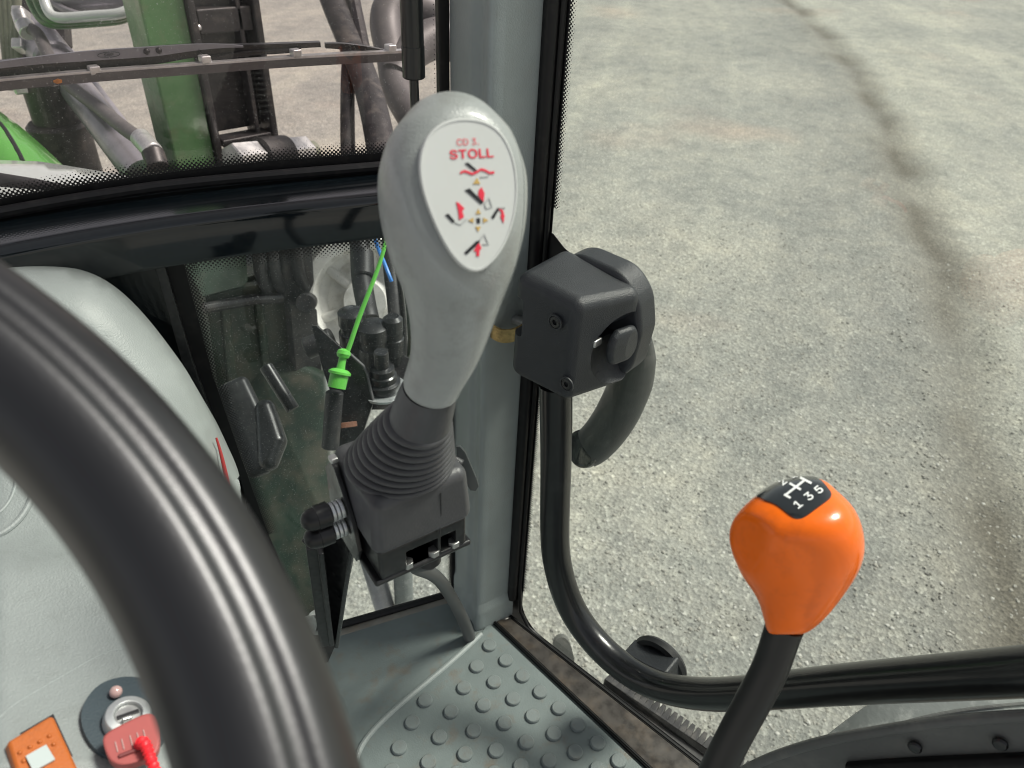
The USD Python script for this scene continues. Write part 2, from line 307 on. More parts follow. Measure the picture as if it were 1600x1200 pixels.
M['capgreen'] = pm('dustcap_green', (0.13, 0.52, 0.07), 0.35, coat=0.2, var=0.08)
M['blue'] = pm('cable_blue', (0.03, 0.19, 0.55), 0.4, var=0.1)
M['rust'] = pm('rust_brown', (0.15, 0.062, 0.035), 0.7, var=0.4, vscale=40)
M['redbrown'] = pm('red_panel', (0.16, 0.055, 0.045), 0.4, var=0.15)
M['fender'] = pm('fender_plastic', (0.085, 0.088, 0.084), 0.5, grain=0.4, gscale=350, var=0.14, vscale=12, dirt=(0.20, 0.19, 0.17), dirt_amt=0.3, dirt_scale=24)
M['fender2'] = pm('fender_dusty', (0.17, 0.185, 0.18), 0.5, grain=0.3, gscale=200, var=0.15, vscale=14, dirt=(0.42, 0.43, 0.41), dirt_amt=0.55, dirt_scale=50)
M['tyre'] = pm('tyre', (0.018, 0.018, 0.018), 0.8, var=0.3, dirt=(0.14, 0.12, 0.10), dirt_amt=0.5, dirt_scale=15)
M['lens'] = pm('indicator', (0.48, 0.32, 0.30), 0.12, coat=0.6, var=0.05)
M['cable'] = pm('cable_grey', (0.055, 0.058, 0.058), 0.5, var=0.1)
M['leaf'] = pm('leaf_litter', (0.55, 0.22, 0.05), 0.6, var=0.3, vscale=200)
M['dkblue'] = pm('housing_blueblack', (0.020, 0.028, 0.032), 0.35, coat=0.2, var=0.15, dirt=(0.16, 0.15, 0.13), dirt_amt=0.2)
def glass(name, tint, dust, dust_scale=420.0, refl=1.0):
    return usdkit.material(stage, '/World/Looks/'+name, {
        'g': ('geometry', {}), 'n': ('noise_texture', {'scale': dust_scale, 'detail': 2.0, 'roughness': 0.7}), 'm': ('noise_texture', {'scale': 9.0, 'detail': 3.0}),
        'r': ('rgb_ramp', {'ramp': [(0.655, (0, 0, 0)), (0.72, (0.55*dust,)*3)]}), 'q': ('rgb_ramp', {'ramp': [(0.35, (0.15,)*3), (0.65, (1, 1, 1))]}),
        'w': ('math', {'math_type': 'multiply'}), 'ad': ('math', {'math_type': 'add', 'value2': 0.005*dust}),
        't': ('transparent_bsdf', {'color': tint}), 's': ('glossy_bsdf', {'color': (refl,)*3, 'roughness': 0.0}), 'f': ('fresnel', {'IOR': 1.45}),
        'bi': ('math', {'math_type': 'subtract', 'value1': 1.0}), 'ff': ('math', {'math_type': 'multiply'}), 'd': ('diffuse_bsdf', {'color': (0.5, 0.5, 0.47)}), 'x': ('mix_closure', {}), 'y': ('mix_closure', {})},
        [('g.position', 'n.vector'), ('g.position', 'm.vector'), ('n.fac', 'r.fac'), ('m.fac', 'q.fac'), ('r.color', 'w.value1'), ('q.color', 'w.value2'), ('w.value', 'ad.value1'),
         ('g.backfacing', 'bi.value2'), ('f.fac', 'ff.value1'), ('bi.value', 'ff.value2'), ('ff.value', 'x.fac'), ('t.BSDF', 'x.closure1'), ('s.BSDF', 'x.closure2'), ('ad.value', 'y.fac'), ('x.closure', 'y.closure1'), ('d.BSDF', 'y.closure2')], surface='y.closure')
M['glass_front'] = glass('glass_windscreen', (0.985, 0.935, 0.92), 0.6)
M['glass_low'] = glass('glass_lower', (0.93, 0.96, 0.945), 1.3, 520)
M['glass_door'] = glass('glass_door', (0.965, 0.985, 0.955), 0.30)
def frit(name, period, width, lo=-0.9, hi=0.95):
    k = 2*pi/period
    return usdkit.material(stage, '/World/Looks/'+name, {
        'uv': ('uvmap', {'attribute': 'st'}), 's': ('separate_xyz', {}), 'a': ('math', {'math_type': 'multiply', 'value2': k}), 'b': ('math', {'math_type': 'multiply', 'value2': k}),
        'ca': ('math', {'math_type': 'cosine'}), 'cb': ('math', {'math_type': 'cosine'}), 'm': ('math', {'math_type': 'multiply'}),
        't': ('map_range', {'from_min': 0.0, 'from_max': width, 'to_min': lo, 'to_max': hi}), 'gt': ('math', {'math_type': 'greater_than'}),
        'tr': ('transparent_bsdf', {}), 'p': ('principled_bsdf', {'base_color': (0.006, 0.006, 0.006), 'roughness': 0.5}), 'x': ('mix_closure', {})},
        [('uv.UV', 's.vector'), ('s.x', 'a.value1'), ('s.y', 'b.value1'), ('a.value', 'ca.value1'), ('b.value', 'cb.value1'), ('ca.value', 'm.value1'), ('cb.value', 'm.value2'),
         ('s.y', 't.value'), ('m.value', 'gt.value1'), ('t.result', 'gt.value2'), ('gt.value', 'x.fac'), ('tr.BSDF', 'x.closure1'), ('p.BSDF', 'x.closure2')], surface='x.closure')
M['frit_front'] = frit('frit_front', 0.0042, 0.013, -0.8, 0.95)
M['frit_low'] = frit('frit_low', 0.0044, 0.018, -0.55, 0.9)
M['frit_door'] = frit('frit_door', 0.0036, 0.008)

# ------------------------------------------------------------------ ground
TC, TR = (-18.987, 42.388), 47.6
gm = usdkit.material(stage, '/World/Looks/gravel_ground', {
    'g': ('geometry', {}),
    'big': ('noise_texture', {'scale': 0.55, 'detail': 5.0, 'roughness': 0.6}), 'bigr': ('rgb_ramp', {'ramp': [(0.3, (0.248, 0.254, 0.238)), (0.5, (0.300, 0.302, 0.276)), (0.7, (0.362, 0.356, 0.314))]}),
    'mid': ('noise_texture', {'scale': 5.0, 'detail': 6.0, 'roughness': 0.65}), 'midr': ('rgb_ramp', {'ramp': [(0.25, (0.72, 0.74, 0.75)), (0.5, (1, 1, 1)), (0.75, (1.18, 1.15, 1.1))]}),
    'v': ('voronoi_texture', {'scale': 75.0, 'randomness': 1.0}), 'vbw': ('separate_color', {}), 'vr': ('rgb_ramp', {'ramp': [(0.0, (0.60, 0.60, 0.61)), (0.5, (0.93, 0.92, 0.91)), (0.88, (1.14, 1.135, 1.11)), (0.96, (1.45, 1.45, 1.41)), (1.0, (1.8, 1.8, 1.75))]}),
    'v2': ('voronoi_texture', {'scale': 230.0}), 'v2bw': ('separate_color', {}), 'v2r': ('rgb_ramp', {'ramp': [(0.0, (0.72, 0.72, 0.72)), (1.0, (1.28, 1.28, 1.28))]}),
    'm1': ('mix', {'mix_type': 'multiply', 'fac': 1.0}), 'm2': ('mix', {'mix_type': 'multiply', 'fac': 0.62}), 'm3': ('mix', {'mix_type': 'multiply', 'fac': 0.5}),
    'wn': ('noise_texture', {'scale': 0.9, 'detail': 3.0}), 'pk': ('noise_texture', {'scale': 0.35, 'detail': 3.0}), 'pkr': ('rgb_ramp', {'ramp': [(0.6, (0, 0, 0)), (0.72, (0.3, 0.3, 0.3))]}), 'mp': ('mix', {'color2': (0.40, 0.26, 0.20)}),
    'dist': ('vector_math', {'math_type': 'distance', 'vector2': (TC[0], TC[1], 0)}), 'ds': ('math', {'math_type': 'subtract', 'value2': TR-0.12}),
    'wob': ('math', {'math_type': 'multiply_add', 'value2': 0.4, 'value3': -0.2}), 'da': ('math', {'math_type': 'add'}), 'dab': ('math', {'math_type': 'absolute'}),
    'dr': ('map_range', {'from_min': 0.02, 'from_max': 0.34, 'to_min': 1.0, 'to_max': 0.0, 'clamp': True}), 'dp': ('noise_texture', {'scale': 0.6, 'detail': 2.0}), 'dpr': ('map_range', {'from_min': 0.42, 'from_max': 0.56, 'to_min': 0.5, 'to_max': 0.95, 'clamp': True}),
    'dm': ('math', {'math_type': 'multiply'}), 'tm': ('mix', {'color2': (0.118, 0.109, 0.089)}),
    'sw': ('noise_texture', {'dimensions': '1D', 'scale': 0.75, 'detail': 4.0, 'roughness': 0.6}), 'swr': ('rgb_ramp', {'ramp': [(0.3, (0.80, 0.80, 0.81)), (0.5, (0.99, 0.99, 0.99)), (0.70, (1.24, 1.23, 1.18))]}), 'm0': ('mix', {'mix_type': 'multiply', 'fac': 1.0}), 'b1': ('bump', {'strength': 0.7, 'distance': 0.006}), 'b2': ('bump', {'strength': 0.6, 'distance': 0.02}), 'bn': ('noise_texture', {'scale': 22.0, 'detail': 6.0, 'roughness': 0.7}),
    'p': ('principled_bsdf', {'roughness': 0.85, 'specular_ior_level': 0.3})},
    [('g.position', x+'.vector') for x in ('big', 'mid', 'v', 'v2', 'wn', 'pk', 'dp', 'bn')] + [('g.position', 'dist.vector1')] +
    [('big.fac', 'bigr.fac'), ('mid.fac', 'midr.fac'), ('v.color', 'vbw.color'), ('vbw.r', 'vr.fac'), ('v2.color', 'v2bw.color'), ('v2bw.g', 'v2r.fac'),
     ('bigr.color', 'mp.color1'), ('pk.fac', 'pkr.fac'), ('pkr.color', 'mp.fac'), ('da.value', 'sw.w'), ('sw.fac', 'swr.fac'), ('mp.color', 'm0.color1'), ('swr.color', 'm0.color2'), ('m0.color', 'm1.color1'), ('midr.color', 'm1.color2'),
     ('dist.value', 'ds.value1'), ('wn.fac', 'wob.value1'), ('ds.value', 'da.value1'), ('wob.value', 'da.value2'), ('da.value', 'dab.value1'), ('dab.value', 'dr.value'), ('dp.fac', 'dpr.value'), ('dr.result', 'dm.value1'), ('dpr.result', 'dm.value2'),
     ('dm.value', 'tm.fac'), ('m1.color', 'tm.color1'), ('tm.color', 'm2.color1'), ('vr.color', 'm2.color2'), ('m2.color', 'm3.color1'), ('v2r.color', 'm3.color2'), ('m3.color', 'p.base_color'),
     ('v.distance', 'b1.height'), ('bn.fac', 'b2.height'), ('b1.normal', 'b2.normal'), ('b2.normal', 'p.normal')], surface='p.BSDF')
xs = np.r_[-400, -100, -30, -10, np.arange(-4, 14.01, 0.12), 20, 40, 100, 400]; ys = np.r_[-400, -100, -30, -10, np.arange(-4, 14.01, 0.12), 20, 40, 100, 400]
GX, GY = np.meshgrid(xs, ys, indexing='ij')
GZ = (meshkit.fbm(np.stack([GX*1.3, GY*1.3, GX*0], -1), 4)-0.5)*0.05
dd = np.hypot(GX-TC[0], GY-TC[1])-(TR-0.12); GZ -= 0.025*np.exp(-(dd/0.14)**2); GZ += 0.02*np.exp(-((dd+0.26)/0.12)**2)
nx, ny = GX.shape; idx = np.arange(nx*ny).reshape(nx, ny)
q = np.stack([idx[:-1, :-1], idx[1:, :-1], idx[1:, 1:], idx[:-1, 1:]], -1).reshape(-1, 4)
obj('ground', (np.stack([GX, GY, GZ], -1).reshape(-1, 3), q), gm, smooth=True, kind='structure', label='grey compacted gravel yard with a curved damp tyre track')
# loose stones
pi_ = UsdGeom.PointInstancer.Define(stage, '/World/gravel')
stone = pm('stone', (0.32, 0.31, 0.275), 0.8, var=0.3, vscale=60)
stone2 = pm('stone_pale', (0.46, 0.455, 0.42), 0.75, var=0.2, vscale=60)
stone3 = pm('stone_dark', (0.19, 0.187, 0.17), 0.8, var=0.3, vscale=60)
for k, mt in enumerate((stone, stone2, stone3, stone)):
    s = trimesh.creation.icosphere(1, 1.0); s.vertices = s.vertices*(0.75+0.5*rng.random((len(s.vertices), 1)))*np.array([1, 0.8, 0.6])
    usdkit.mesh(stage, f'/World/gravel/stone_{k+1:03d}', s, mt, smooth=False)
pi_.CreatePrototypesRel().SetTargets([f'/World/gravel/stone_{k+1:03d}' for k in range(4)])
NS = 52000
r_ = 0.9 + 4.6*rng.random(NS)**1.25; a_ = radians(90-42) + (rng.random(NS)-0.5)*radians(100)
px_, py_ = r_*np.cos(a_), r_*np.sin(a_)
sz = 0.0020 + 0.0065*rng.random(NS)**6
pz_ = (meshkit.fbm(np.stack([px_*1.3, py_*1.3, px_*0], -1), 4)-0.5)*0.05; d2 = np.hypot(px_-TC[0], py_-TC[1])-(TR-0.12); pz_ += -0.025*np.exp(-(d2/0.14)**2)+0.02*np.exp(-((d2+0.26)/0.12)**2)
pi_.CreatePositionsAttr(Vt.Vec3fArray.FromNumpy(np.c_[px_, py_, pz_+sz*0.15].astype(np.float32)))
pi_.CreateScalesAttr(Vt.Vec3fArray.FromNumpy(np.repeat(sz[:, None], 3, 1).astype(np.float32)))
pi_.CreateProtoIndicesAttr(Vt.IntArray.FromNumpy(rng.choice([0, 0, 1, 2, 3], NS).astype(np.int32)))
ang = rng.random(NS)*2*pi
pi_.CreateOrientationsAttr(Vt.QuathArray([Gf.Quath(float(cos(a/2)), 0.0, 0.0, float(sin(a/2))) for a in ang]))
tag(pi_.GetPrim(), 'loose small grey stones scattered over the yard beside the door', 'gravel', kind='stuff')

# ------------------------------------------------------------------ cab floor, mat, sill
fl = lambda x, y, z=FZ: onz(x, y, z)
s0 = np.array([0.464, 0.523, 0])
flo = [fl(775, 968), fl(1075, 1200)]
drv = unit(flo[1]-flo[0])
fr = flo[0] + drv*1.2; lf = np.array([-0.75, 0.62, FZ]); lb = np.array([-0.75, -0.7, FZ])
outl = [flo[0], flo[0]+drv*1.25, lb, lf, np.array([0.22, 0.66, FZ]), np.array([0.425, 0.6, FZ])]
floor_poly = Polygon([(p[0], p[1]) for p in outl])
T0 = np.eye(4); T0[2, 3] = FZ-0.02
obj('floor', extr(floor_poly, T0, 0.02), M['mat'], kind='structure', label='grey smooth cab floor below the front window')
rid = [(752, 992), (700, 1040), (650, 1082), (600, 1126), (570, 1160), (556, 1190), (550, 1225)]
rp = np.array([fl(*p) for p in rid]); rp_s = spline(rp, 30)
mat_t = thing('floor_mat', 'grey rubber floor mat with rows of round studs beside the door sill', 'floor mat', (0.35, 0.35, FZ))
T1 = np.eye(4); T1[2, 3] = FZ+0.0005
_e0, _e1 = fl(763, 976), fl(1004, 1203); edge = [_e0] + [_e0+unit(_e1-_e0)*t for t in (0.3, 0.6, 1.0)]
sheet = Polygon([(p[0], p[1]) for p in list(rp_s)] + [(0.16, -0.5), tuple(edge[-1][:2]), tuple(edge[0][:2])]).buffer(0)
obj('sheet', extr(sheet, T1, 0.003), M['mat'], mat_t)
obj('border_ridge', tube(rp_s+np.array([0, 0, 0.0015]), 0.0046, 10), M['trim'], mat_t)
studs = [(620, 248), (690, 312), (565, 338), (762, 380), (640, 405), (510, 430), (838, 448), (722, 478), (595, 505), (455, 533), (343, 485), (918, 518), (806, 552), (685, 582), (552, 615), (405, 642), (288, 580), (232, 688),
         (1000, 590), (896, 628), (778, 664), (648, 700), (515, 715), (358, 750), (1085, 668), (988, 708), (876, 745), (1175, 745), (755, 768), (1085, 780), (640, 800), (1000, 825), (1240, 812), (480, 800), (200, 790), (880, 830)]
for (x, y) in studs:
    p = fl(540+x/2.759, 920+y/2.759+2)
    if sheet.buffer(-0.004).contains(Point(p[0], p[1])):
        obj('stud', revolve([(0.0, 0.0), (0.0102, 0.0), (0.0102, 0.0022), (0.0097, 0.0036), (0.0088, 0.0043), (0.0, 0.0044)], p+[0, 0, 0.0035], (0, 0, 1), 22), M['stud'], mat_t)
sl = thing('door_sill', 'brown worn metal sill strip between black rubber lips below the door', 'sill', flo[0])
i0_, i1_ = fl(766, 971), fl(1007, 1199); id_ = unit(i1_-i0_); ix_ = np.array([-id_[1], id_[0], 0]); ix_ = ix_ if ix_[0] > 0 else -ix_
def sill_piece(nm, a0, a1, b0, b1, h, mt):
    T_ = np.eye(4); T_[2, 3] = FZ-.006
    obj(nm, extr(Polygon([(p[0], p[1]) for p in (a0, a1, b1, b0)]), T_, h+.006, .0015), M[mt], sl)
I_ = lambda t, o: i0_+id_*t+ix_*o
O_ = lambda t, o: D0+DD*t+DN*o
sill_piece('inner_lip', I_(0, 0), I_(1.2, 0), I_(0, .004), I_(1.2, .004), .007, 'seal')
sill_piece('metal_strip', I_(0.004, .0045), I_(1.2, .0045), O_(0.004, .0085), O_(1.2, .0085), .003, 'sill')
sill_piece('outer_lip', O_(0, .008), O_(1.2, .008), O_(0, .003), O_(1.2, .003), .004, 'seal')
# ------------------------------------------------------------------ corner pillar
pil = thing('corner_pillar', 'grey grained plastic pillar between the front window and the door', 'pillar', (0.44, 0.55, FZ))
prof = spline(np.array([(0.4445, 0.606), (0.4385, 0.585), (0.4322, 0.562), (0.4318, 0.553), (0.4338, 0.545), (0.4312, 0.536), (0.4285, 0.5285), (0.4325, 0.5245), (0.455, 0.5205), (0.4835, 0.516)]), 46)
prof = np.vstack([prof, [(0.487, 0.521), (0.482, 0.60), (0.462, 0.612)]])
def pil_ring(z, s=1.0):
    c = np.array([0.462, 0.563]); q_ = c + (prof-c)*s; return np.c_[q_, np.full(len(q_), z)]
obj('trim_panel', loft([pil_ring(FZ+0.055), pil_ring(2.6)]), M['trim'], pil)
obj('foot', loft([pil_ring(FZ-0.002, 1.10), pil_ring(FZ+0.035, 1.10), pil_ring(FZ+0.044, 1.085), pil_ring(FZ+0.056, 0.99)]), M['trim'], pil)
# striker on the pillar
st = thing('door_striker', 'brass coloured strap and steel bolt on the pillar beside the lock', 'striker', U(790, 512, 0.80))
sp = [U(822, 500, .815), U(822, 512, .80), U(806, 522, .79), U(786, 525, .795), U(770, 518, .80), U(762, 505, .82)]
sp_s = spline(sp, 24)
obj('strap', loft([[p+np.array([0, 0, .008])+d_*.0015, p-np.array([0, 0, .008])+d_*.0015, p-np.array([0, 0, .008])-d_*.0015, p+np.array([0, 0, .008])-d_*.0015] for p, d_ in [(p, unit(np.cross([0, 0, 1], g))) for p, g in zip(sp_s, np.gradient(sp_s, axis=0))]]), M['brass'], st)
obj('bolt', cyl(U(778, 488, .83), U(822, 505, .80), .0055), M['steel'], st)
obj('nut', hexnut(U(783, 490, .825), U(791, 493, .82), .0095), M['steel'], st)
obj('buffer_cap', sphere(U(808, 418, .80), .011, 3, (1, 1, .9)), M['trim'], st)

# ------------------------------------------------------------------ front: cross member, panels, glass
def fcurve(z, o=0.0, n=70, wide=False):
    """the bowed front line in plan at height z, moved o metres outwards"""
    c = np.array([(0.445, 0.585), (0.365, 0.61), (0.28, 0.638), (0.197, 0.663), (0.12, 0.679), (0.046, 0.687), (-0.1, 0.693), (-0.25, 0.687), (-0.45, 0.655), (-0.7, 0.58)])
    if wide: c = np.vstack([[(0.505, 0.561)], c])
    s = spline(c, n); g = np.gradient(s, axis=0); nn = np.c_[-g[:, 1], g[:, 0]]; nn /= np.linalg.norm(nn, axis=1)[:, None]
    if nn[0, 1] < 0: nn = -nn
    s = s+nn*o; return np.c_[s, np.full(n, z)]
cm = thing('cross_member', 'glossy blue black steel bar between the windscreen and the lower window', 'frame bar', (0.1, 0.67, 1.84))
def band(sec):
    """sweep a closed section of (outwards, height) pairs along the front line"""
    cs = [fcurve(z, o) for o, z in sec]; return loft([[c_[i] for c_ in cs] for i in range(len(cs[0]))])
obj('bar', band([(0.085, 1.826), (0.006, 1.820), (0.001, 1.821), (-0.001, 1.825), (-0.0015, 1.857), (0.0, 1.862), (0.003, 1.8658), (0.008, 1.8674), (0.04, 1.8655), (0.085, 1.8625)]), M['gloss'], cm, smooth=50)
obj('bolt_head', revolve([(0, 0), (.0055, 0), (.005, .002), (.003, .003), (.0028, .0012), (0, .0012)], fp(540, 340, 0.0015), FN, 18), M['gloss'], cm)
lowp = thing('steel_sheet_cover', 'glossy black steel panel left of the lower window, with a weld bead', 'panel', (0.1, 0.69, 1.5))
obj('sheet', plate([fp(x, y, -0.004) for x, y in [(238, 396), (262, 470), (300, 590), (332, 690), (372, 820), (430, 1010), (250, 1010), (-600, 900), (-600, 480)]], 0.012, FN), M['gloss'], lowp)
wb = [fp(x, y, 0.0035) for x, y in [(140, 441), (165, 434), (190, 425), (215, 417), (232, 414)]]
wbs = spline(wb, 50); obj('weld_bead', tube(wbs + np.c_[np.zeros((50, 2)), 0.0006*np.sin(np.arange(50)*1.9)], 0.0028, 8), M['gloss'], lowp)
# lower window
lw = thing('lower_window', 'dusty lower front window with a dotted black border behind the joystick', 'window', (0.33, 0.64, FZ))
B = [(283, 404), (600, 363), (720, 352), (705, 926), (470, 990), (418, 905), (345, 640)]
obj('glass_pane', plate([fp(x, y, -0.010) for x, y in [(240, 396), (735, 340), (735, 935), (470, 1003), (395, 905), (300, 640)]], 0.004, FN), M['glass_low'], lw)
def bline(p, q, n=14): return [np.array(p)+(np.array(q)-p)*t for t in np.linspace(0, 1, n)]
def frit_strip(poly, out_w, in_w, name, mt, parent, off, close=False):
    """solid black border and dotted fade along a line in the window plane; poly: 3D points, inward: 3D vectors"""
top = [fp(x, y, -0.0055) for x, y in bline((240, 396), (735, 340))]; top2 = [fp(x, y, -0.0055) for x, y in bline((285, 404), (735, 352))]
obj('border', plate(top[:1]+top[-1:]+top2[-1:]+top2[:1], 0.0006, FN), M['seal'], lw)
lft = [fp(x, y, -0.0055) for x, y in [(240, 396), (300, 640), (395, 905), (470, 1003)]]; lft2 = [fp(x, y, -0.0055) for x, y in [(285, 402), (332, 585), (372, 700), (420, 835), (482, 985)]]
obj('border', plate(lft+lft2[::-1], 0.0007, FN), M['seal'], lw)
dn = np.array([0, 0, -1.0])
A = [fp(x, y, -0.0052) for x, y in bline((285, 404), (640, 362), 20)]; s_, uv_ = strip(A, [p+dn*0.020 for p in A], 0.020)
obj('dotted_edge', s_, M['frit_low'], lw, smooth=False, uv=uv_)
A = [fp(x, y, -0.0050) for x, y in [(285, 404), (332, 585), (372, 700), (420, 835)]]; s_, uv_ = strip(A, [p+FD*0.016 for p in A], 0.020)
obj('dotted_edge', s_, M['frit_low'], lw, smooth=False, uv=uv_)
A = [fp(x, y, -0.0050) for x, y in bline((705, 640), (704, 926), 12)]; s_, uv_ = strip(A, [p-FD*0.010 for p in A], 0.011)
obj('dotted_edge', s_, M['frit_door'], lw, smooth=False, uv=uv_)
obj('gasket', tube([fp(478, 992, 0.004), fp(715, 924, 0.004)], 0.006, 10), M['seal'], lw)
obj('gasket', tube([fp(708, 926, 0.003), fp(704, 640, 0.003), fp(702, 400, 0.003)], 0.0035, 10), M['seal'], lw)
obj('frame_lip', plate([fp(x, y, 0.006) for x, y in [(237, 396), (252, 394), (300, 560), (352, 705), (402, 850), (452, 985), (436, 990), (385, 850), (333, 700), (284, 560)]], 0.014, FN), M['black'], lw)
ls = thing('window_sill', 'dirty beige ledge strip along the floor under the lower window', 'sill', fp(600, 970))
g0, g1 = fp(478, 1002, 0.010), fp(712, 935, 0.010)
obj('ledge', rbox((g0+g1)/2+[0, 0, -0.004]+FN*0.002, (np.linalg.norm(g1-g0)/2, 0.010, 0.009), (FD, FN, (0, 0, 1)), 0.004), M['beige'], ls)

# windscreen
ws = thing('windscreen', 'curved windscreen with a dotted black lower edge above the glossy bar', 'windscreen', (0.1, 0.69, 1.87))
NW = 90
wc = [fcurve(z, 0.080, NW, True) for z in (1.860, 2.75)]; wo = [fcurve(z, 0.085, NW, True) for z in (1.860, 2.75)]
obj('glass_pane', loft([[wc[0][i], wc[1][i], wo[1][i], wo[0][i]] for i in range(NW)]), M['glass_front'], ws, smooth=50)
ZB = np.interp(np.linspace(0, 1, NW), [0, .25, .5, .6, 1], [1.8795, 1.8835, 1.8790, 1.874, 1.868])
lift = lambda c_, z_: np.c_[c_[:, :2], z_]
b_in, b_out = fcurve(0, 0.0780, NW, True), fcurve(0, 0.0788, NW, True)
obj('border', loft([[[*b_in[i, :2], 1.861], [*b_in[i, :2], ZB[i]], [*b_out[i, :2], ZB[i]], [*b_out[i, :2], 1.861]] for i in range(NW)]), M['seal'], ws)
s_, uv_ = strip(lift(b_in, ZB), lift(b_in, ZB+.013), 0.013); obj('dotted_edge', s_, M['frit_front'], ws, smooth=False, uv=uv_)
obj('gasket', tube(lift(fcurve(0, 0.069, NW), np.interp(np.linspace(0, 1, NW), [0, .3, .62, 1], [1.8695, 1.8725, 1.868, 1.866])), 0.0056, 10), M['seal'], ws)
w0 = np.array([0.4445, 0.612, 1.86]); 
obj('gasket', rbox(w0+[0, 0.001, 0.4]-FD*0.003, (0.0055, 0.006, 0.42), (FD, FN, (0, 0, 1)), 0.002), M['seal'], ws)
cur = fcurve(0, 0.0777, 600, True)[:, :2]; pxc = 800+FPX*((cur-CAM[:2]) @ RT[:2]-.12*0)/np.maximum((np.c_[cur, np.full(600, 2.0)]-CAM) @ FW, .05)
azc = np.arctan2(cur[:, 0], cur[:, 1]); aza = lambda x: math.atan2(*ray(x, 90)[:2]); i0 = np.argmin(np.abs(azc-aza(701)))
A = [np.array([*cur[i0], z]) for z in np.linspace(1.885, 2.3, 12)]; i1 = np.argmin(np.abs(azc-aza(676)))
s_, uv_ = strip(A, [np.array([*cur[i1], p[2]]) for p in A], 0.016)
M['frit_side'] = frit('frit_side', 0.0046, 0.016, -0.5, 1.0)
obj('dotted_edge', s_, M['frit_side'], ws, smooth=False, uv=uv_)
# gas strut inside the glass
gs = thing('gas_strut', 'black gas strut standing beside the pillar in front of the windscreen', 'gas strut', fp(648, 170, 0.03))
sx = lambda y, o=0.045: fp(645, y, o)
base = fp(646, 100, 0.035)
P_ = lambda z: np.array([base[0], base[1], z])
zz = lambda y: fp(646, y, 0.035)[2]
obj('barrel', cyl(P_(zz(121)), P_(2.6), 0.0098, 28, 0.001), M['rail'], gs)
obj('collar', cyl(P_(zz(121)-0.0005), P_(zz(70)), 0.0102, 28, 0.001), M['rail'], gs)
obj('rod', cyl(P_(1.868), P_(zz(120)), 0.0042, 18), M['rail'], gs)
obj('end_fitting', rbox(P_(1.872), (.008, .006, .010), None, .002), M['rail'], gs)

# ------------------------------------------------------------------ door
dr = thing('door', 'glass door with black grab rail and black plastic lock', 'door', (0.50, 0.40, FZ))
def dq(s, z, o=0.0): return D0 + DD*s + DN*o + np.array([0, 0, z-FZ])      # s along the door, z height
r0 = 0.045
corner = [(0.012+r0*(1-cos(t)), 1.188+r0*(1-sin(t))) for t in np.linspace(0, pi/2, 10)]
pane = [(0.0, 2.75), (0.0, 1.182), (1.3, 1.182), (1.3, 2.75)]
obj('glass_pane', plate([dq(s, z, -0.012) for s, z in pane], 0.005, DN), M['glass_door'], dr)
# black printed border with a rounded lower corner
inner = [(0.012, 2.75)] + [(0.012, 1.95), (0.012, 1.30)] + corner + [(0.6, 1.188), (1.3, 1.188)]
outer_b = [(1.3, 1.183), (-0.016, 1.183), (-0.016, 2.75)]
obj('border', plate([dq(s, z, -0.0075) for s, z in inner+outer_b], 0.0008, DN), M['seal'], dr)
obj('gasket', tube([dq(-0.002, 2.75, 0.0), dq(-0.002, 1.24, 0.0)], 0.0085, 14), M['seal'], dr)
obj('gasket', tube([dq(0.008, 2.75, -0.004), dq(0.008, 1.27, -0.004), dq(0.012, 1.215, -0.004), dq(0.03, 1.192, -0.004), dq(0.06, 1.186, -0.004), dq(1.2, 1.186, -0.004)], 0.003, 10), M['seal'], dr)
A = [dq(0.0122, z, -0.0066) for z in np.linspace(1.86, 2.7, 10)]; s_, uv_ = strip(A, [p+DD*0.008 for p in A], 0.008); obj('dotted_edge', s_, M['frit_door'], dr, smooth=False, uv=uv_)
A = [dq(0.0122, z, -0.0066) for z in np.linspace(1.26, 1.68, 10)]; s_, uv_ = strip(A, [p+DD*0.006 for p in A], 0.008); obj('dotted_edge', s_, M['frit_door'], dr, smooth=False, uv=uv_)
lp = Polygon([(0.0, 1.68), (0.0, 1.835), (0.015, 1.832), (0.03, 1.822), (0.09, 1.80), (0.09, 1.70), (0.03, 1.68)])
obj('lock_border', plate([dq(s, z, -0.0070) for s, z in lp.exterior.coords[:-1]], 0.0006, DN), M['seal'], dr)
# grab rail
ro = 0.058
rail = [dp(868, 600, ro), dp(869, 680, ro), dp(868, 760, ro), dp(867, 830, ro), dp(871, 880, ro), dp(888, 938, ro), dp(912, 980, ro), dp(945, 1018, ro), dp(985, 1050, ro), dp(1030, 1072, ro), dp(1085, 1083, ro+.002), dp(1150, 1084, ro+.006), dp(1300, 1071, ro+.014), dp(1450, 1060, ro+.022), dp(1600, 1049, ro+.03), dp(1760, 1036, ro+.036)]
obj('grab_rail', tube(rail, 0.0172, 28, 90), M['rail'], dr)
# glass clamp of the rail
cc = dp(1034, 1030, -0.006)
obj('clamp_rosette', revolve([(0, 0), (.036, 0), (.038, .004), (.036, .010), (.030, .012), (.027, .008), (.024, .004), (0, .004)], cc, DN, 40), M['rubber'], dr)
e0, e1 = dp(1012, 1042, 0.020), dp(1000, 1045, 0.05)
obj('clamp_block', rbox(dp(1015, 1038, 0.018), (0.033, 0.012, 0.020), (unit(DD*0.82+np.array([0, 0, .3])), unit(np.cross(DN, unit(DD*0.82+np.array([0, 0, .3])))), DN), .004), M['bwplast'], dr)
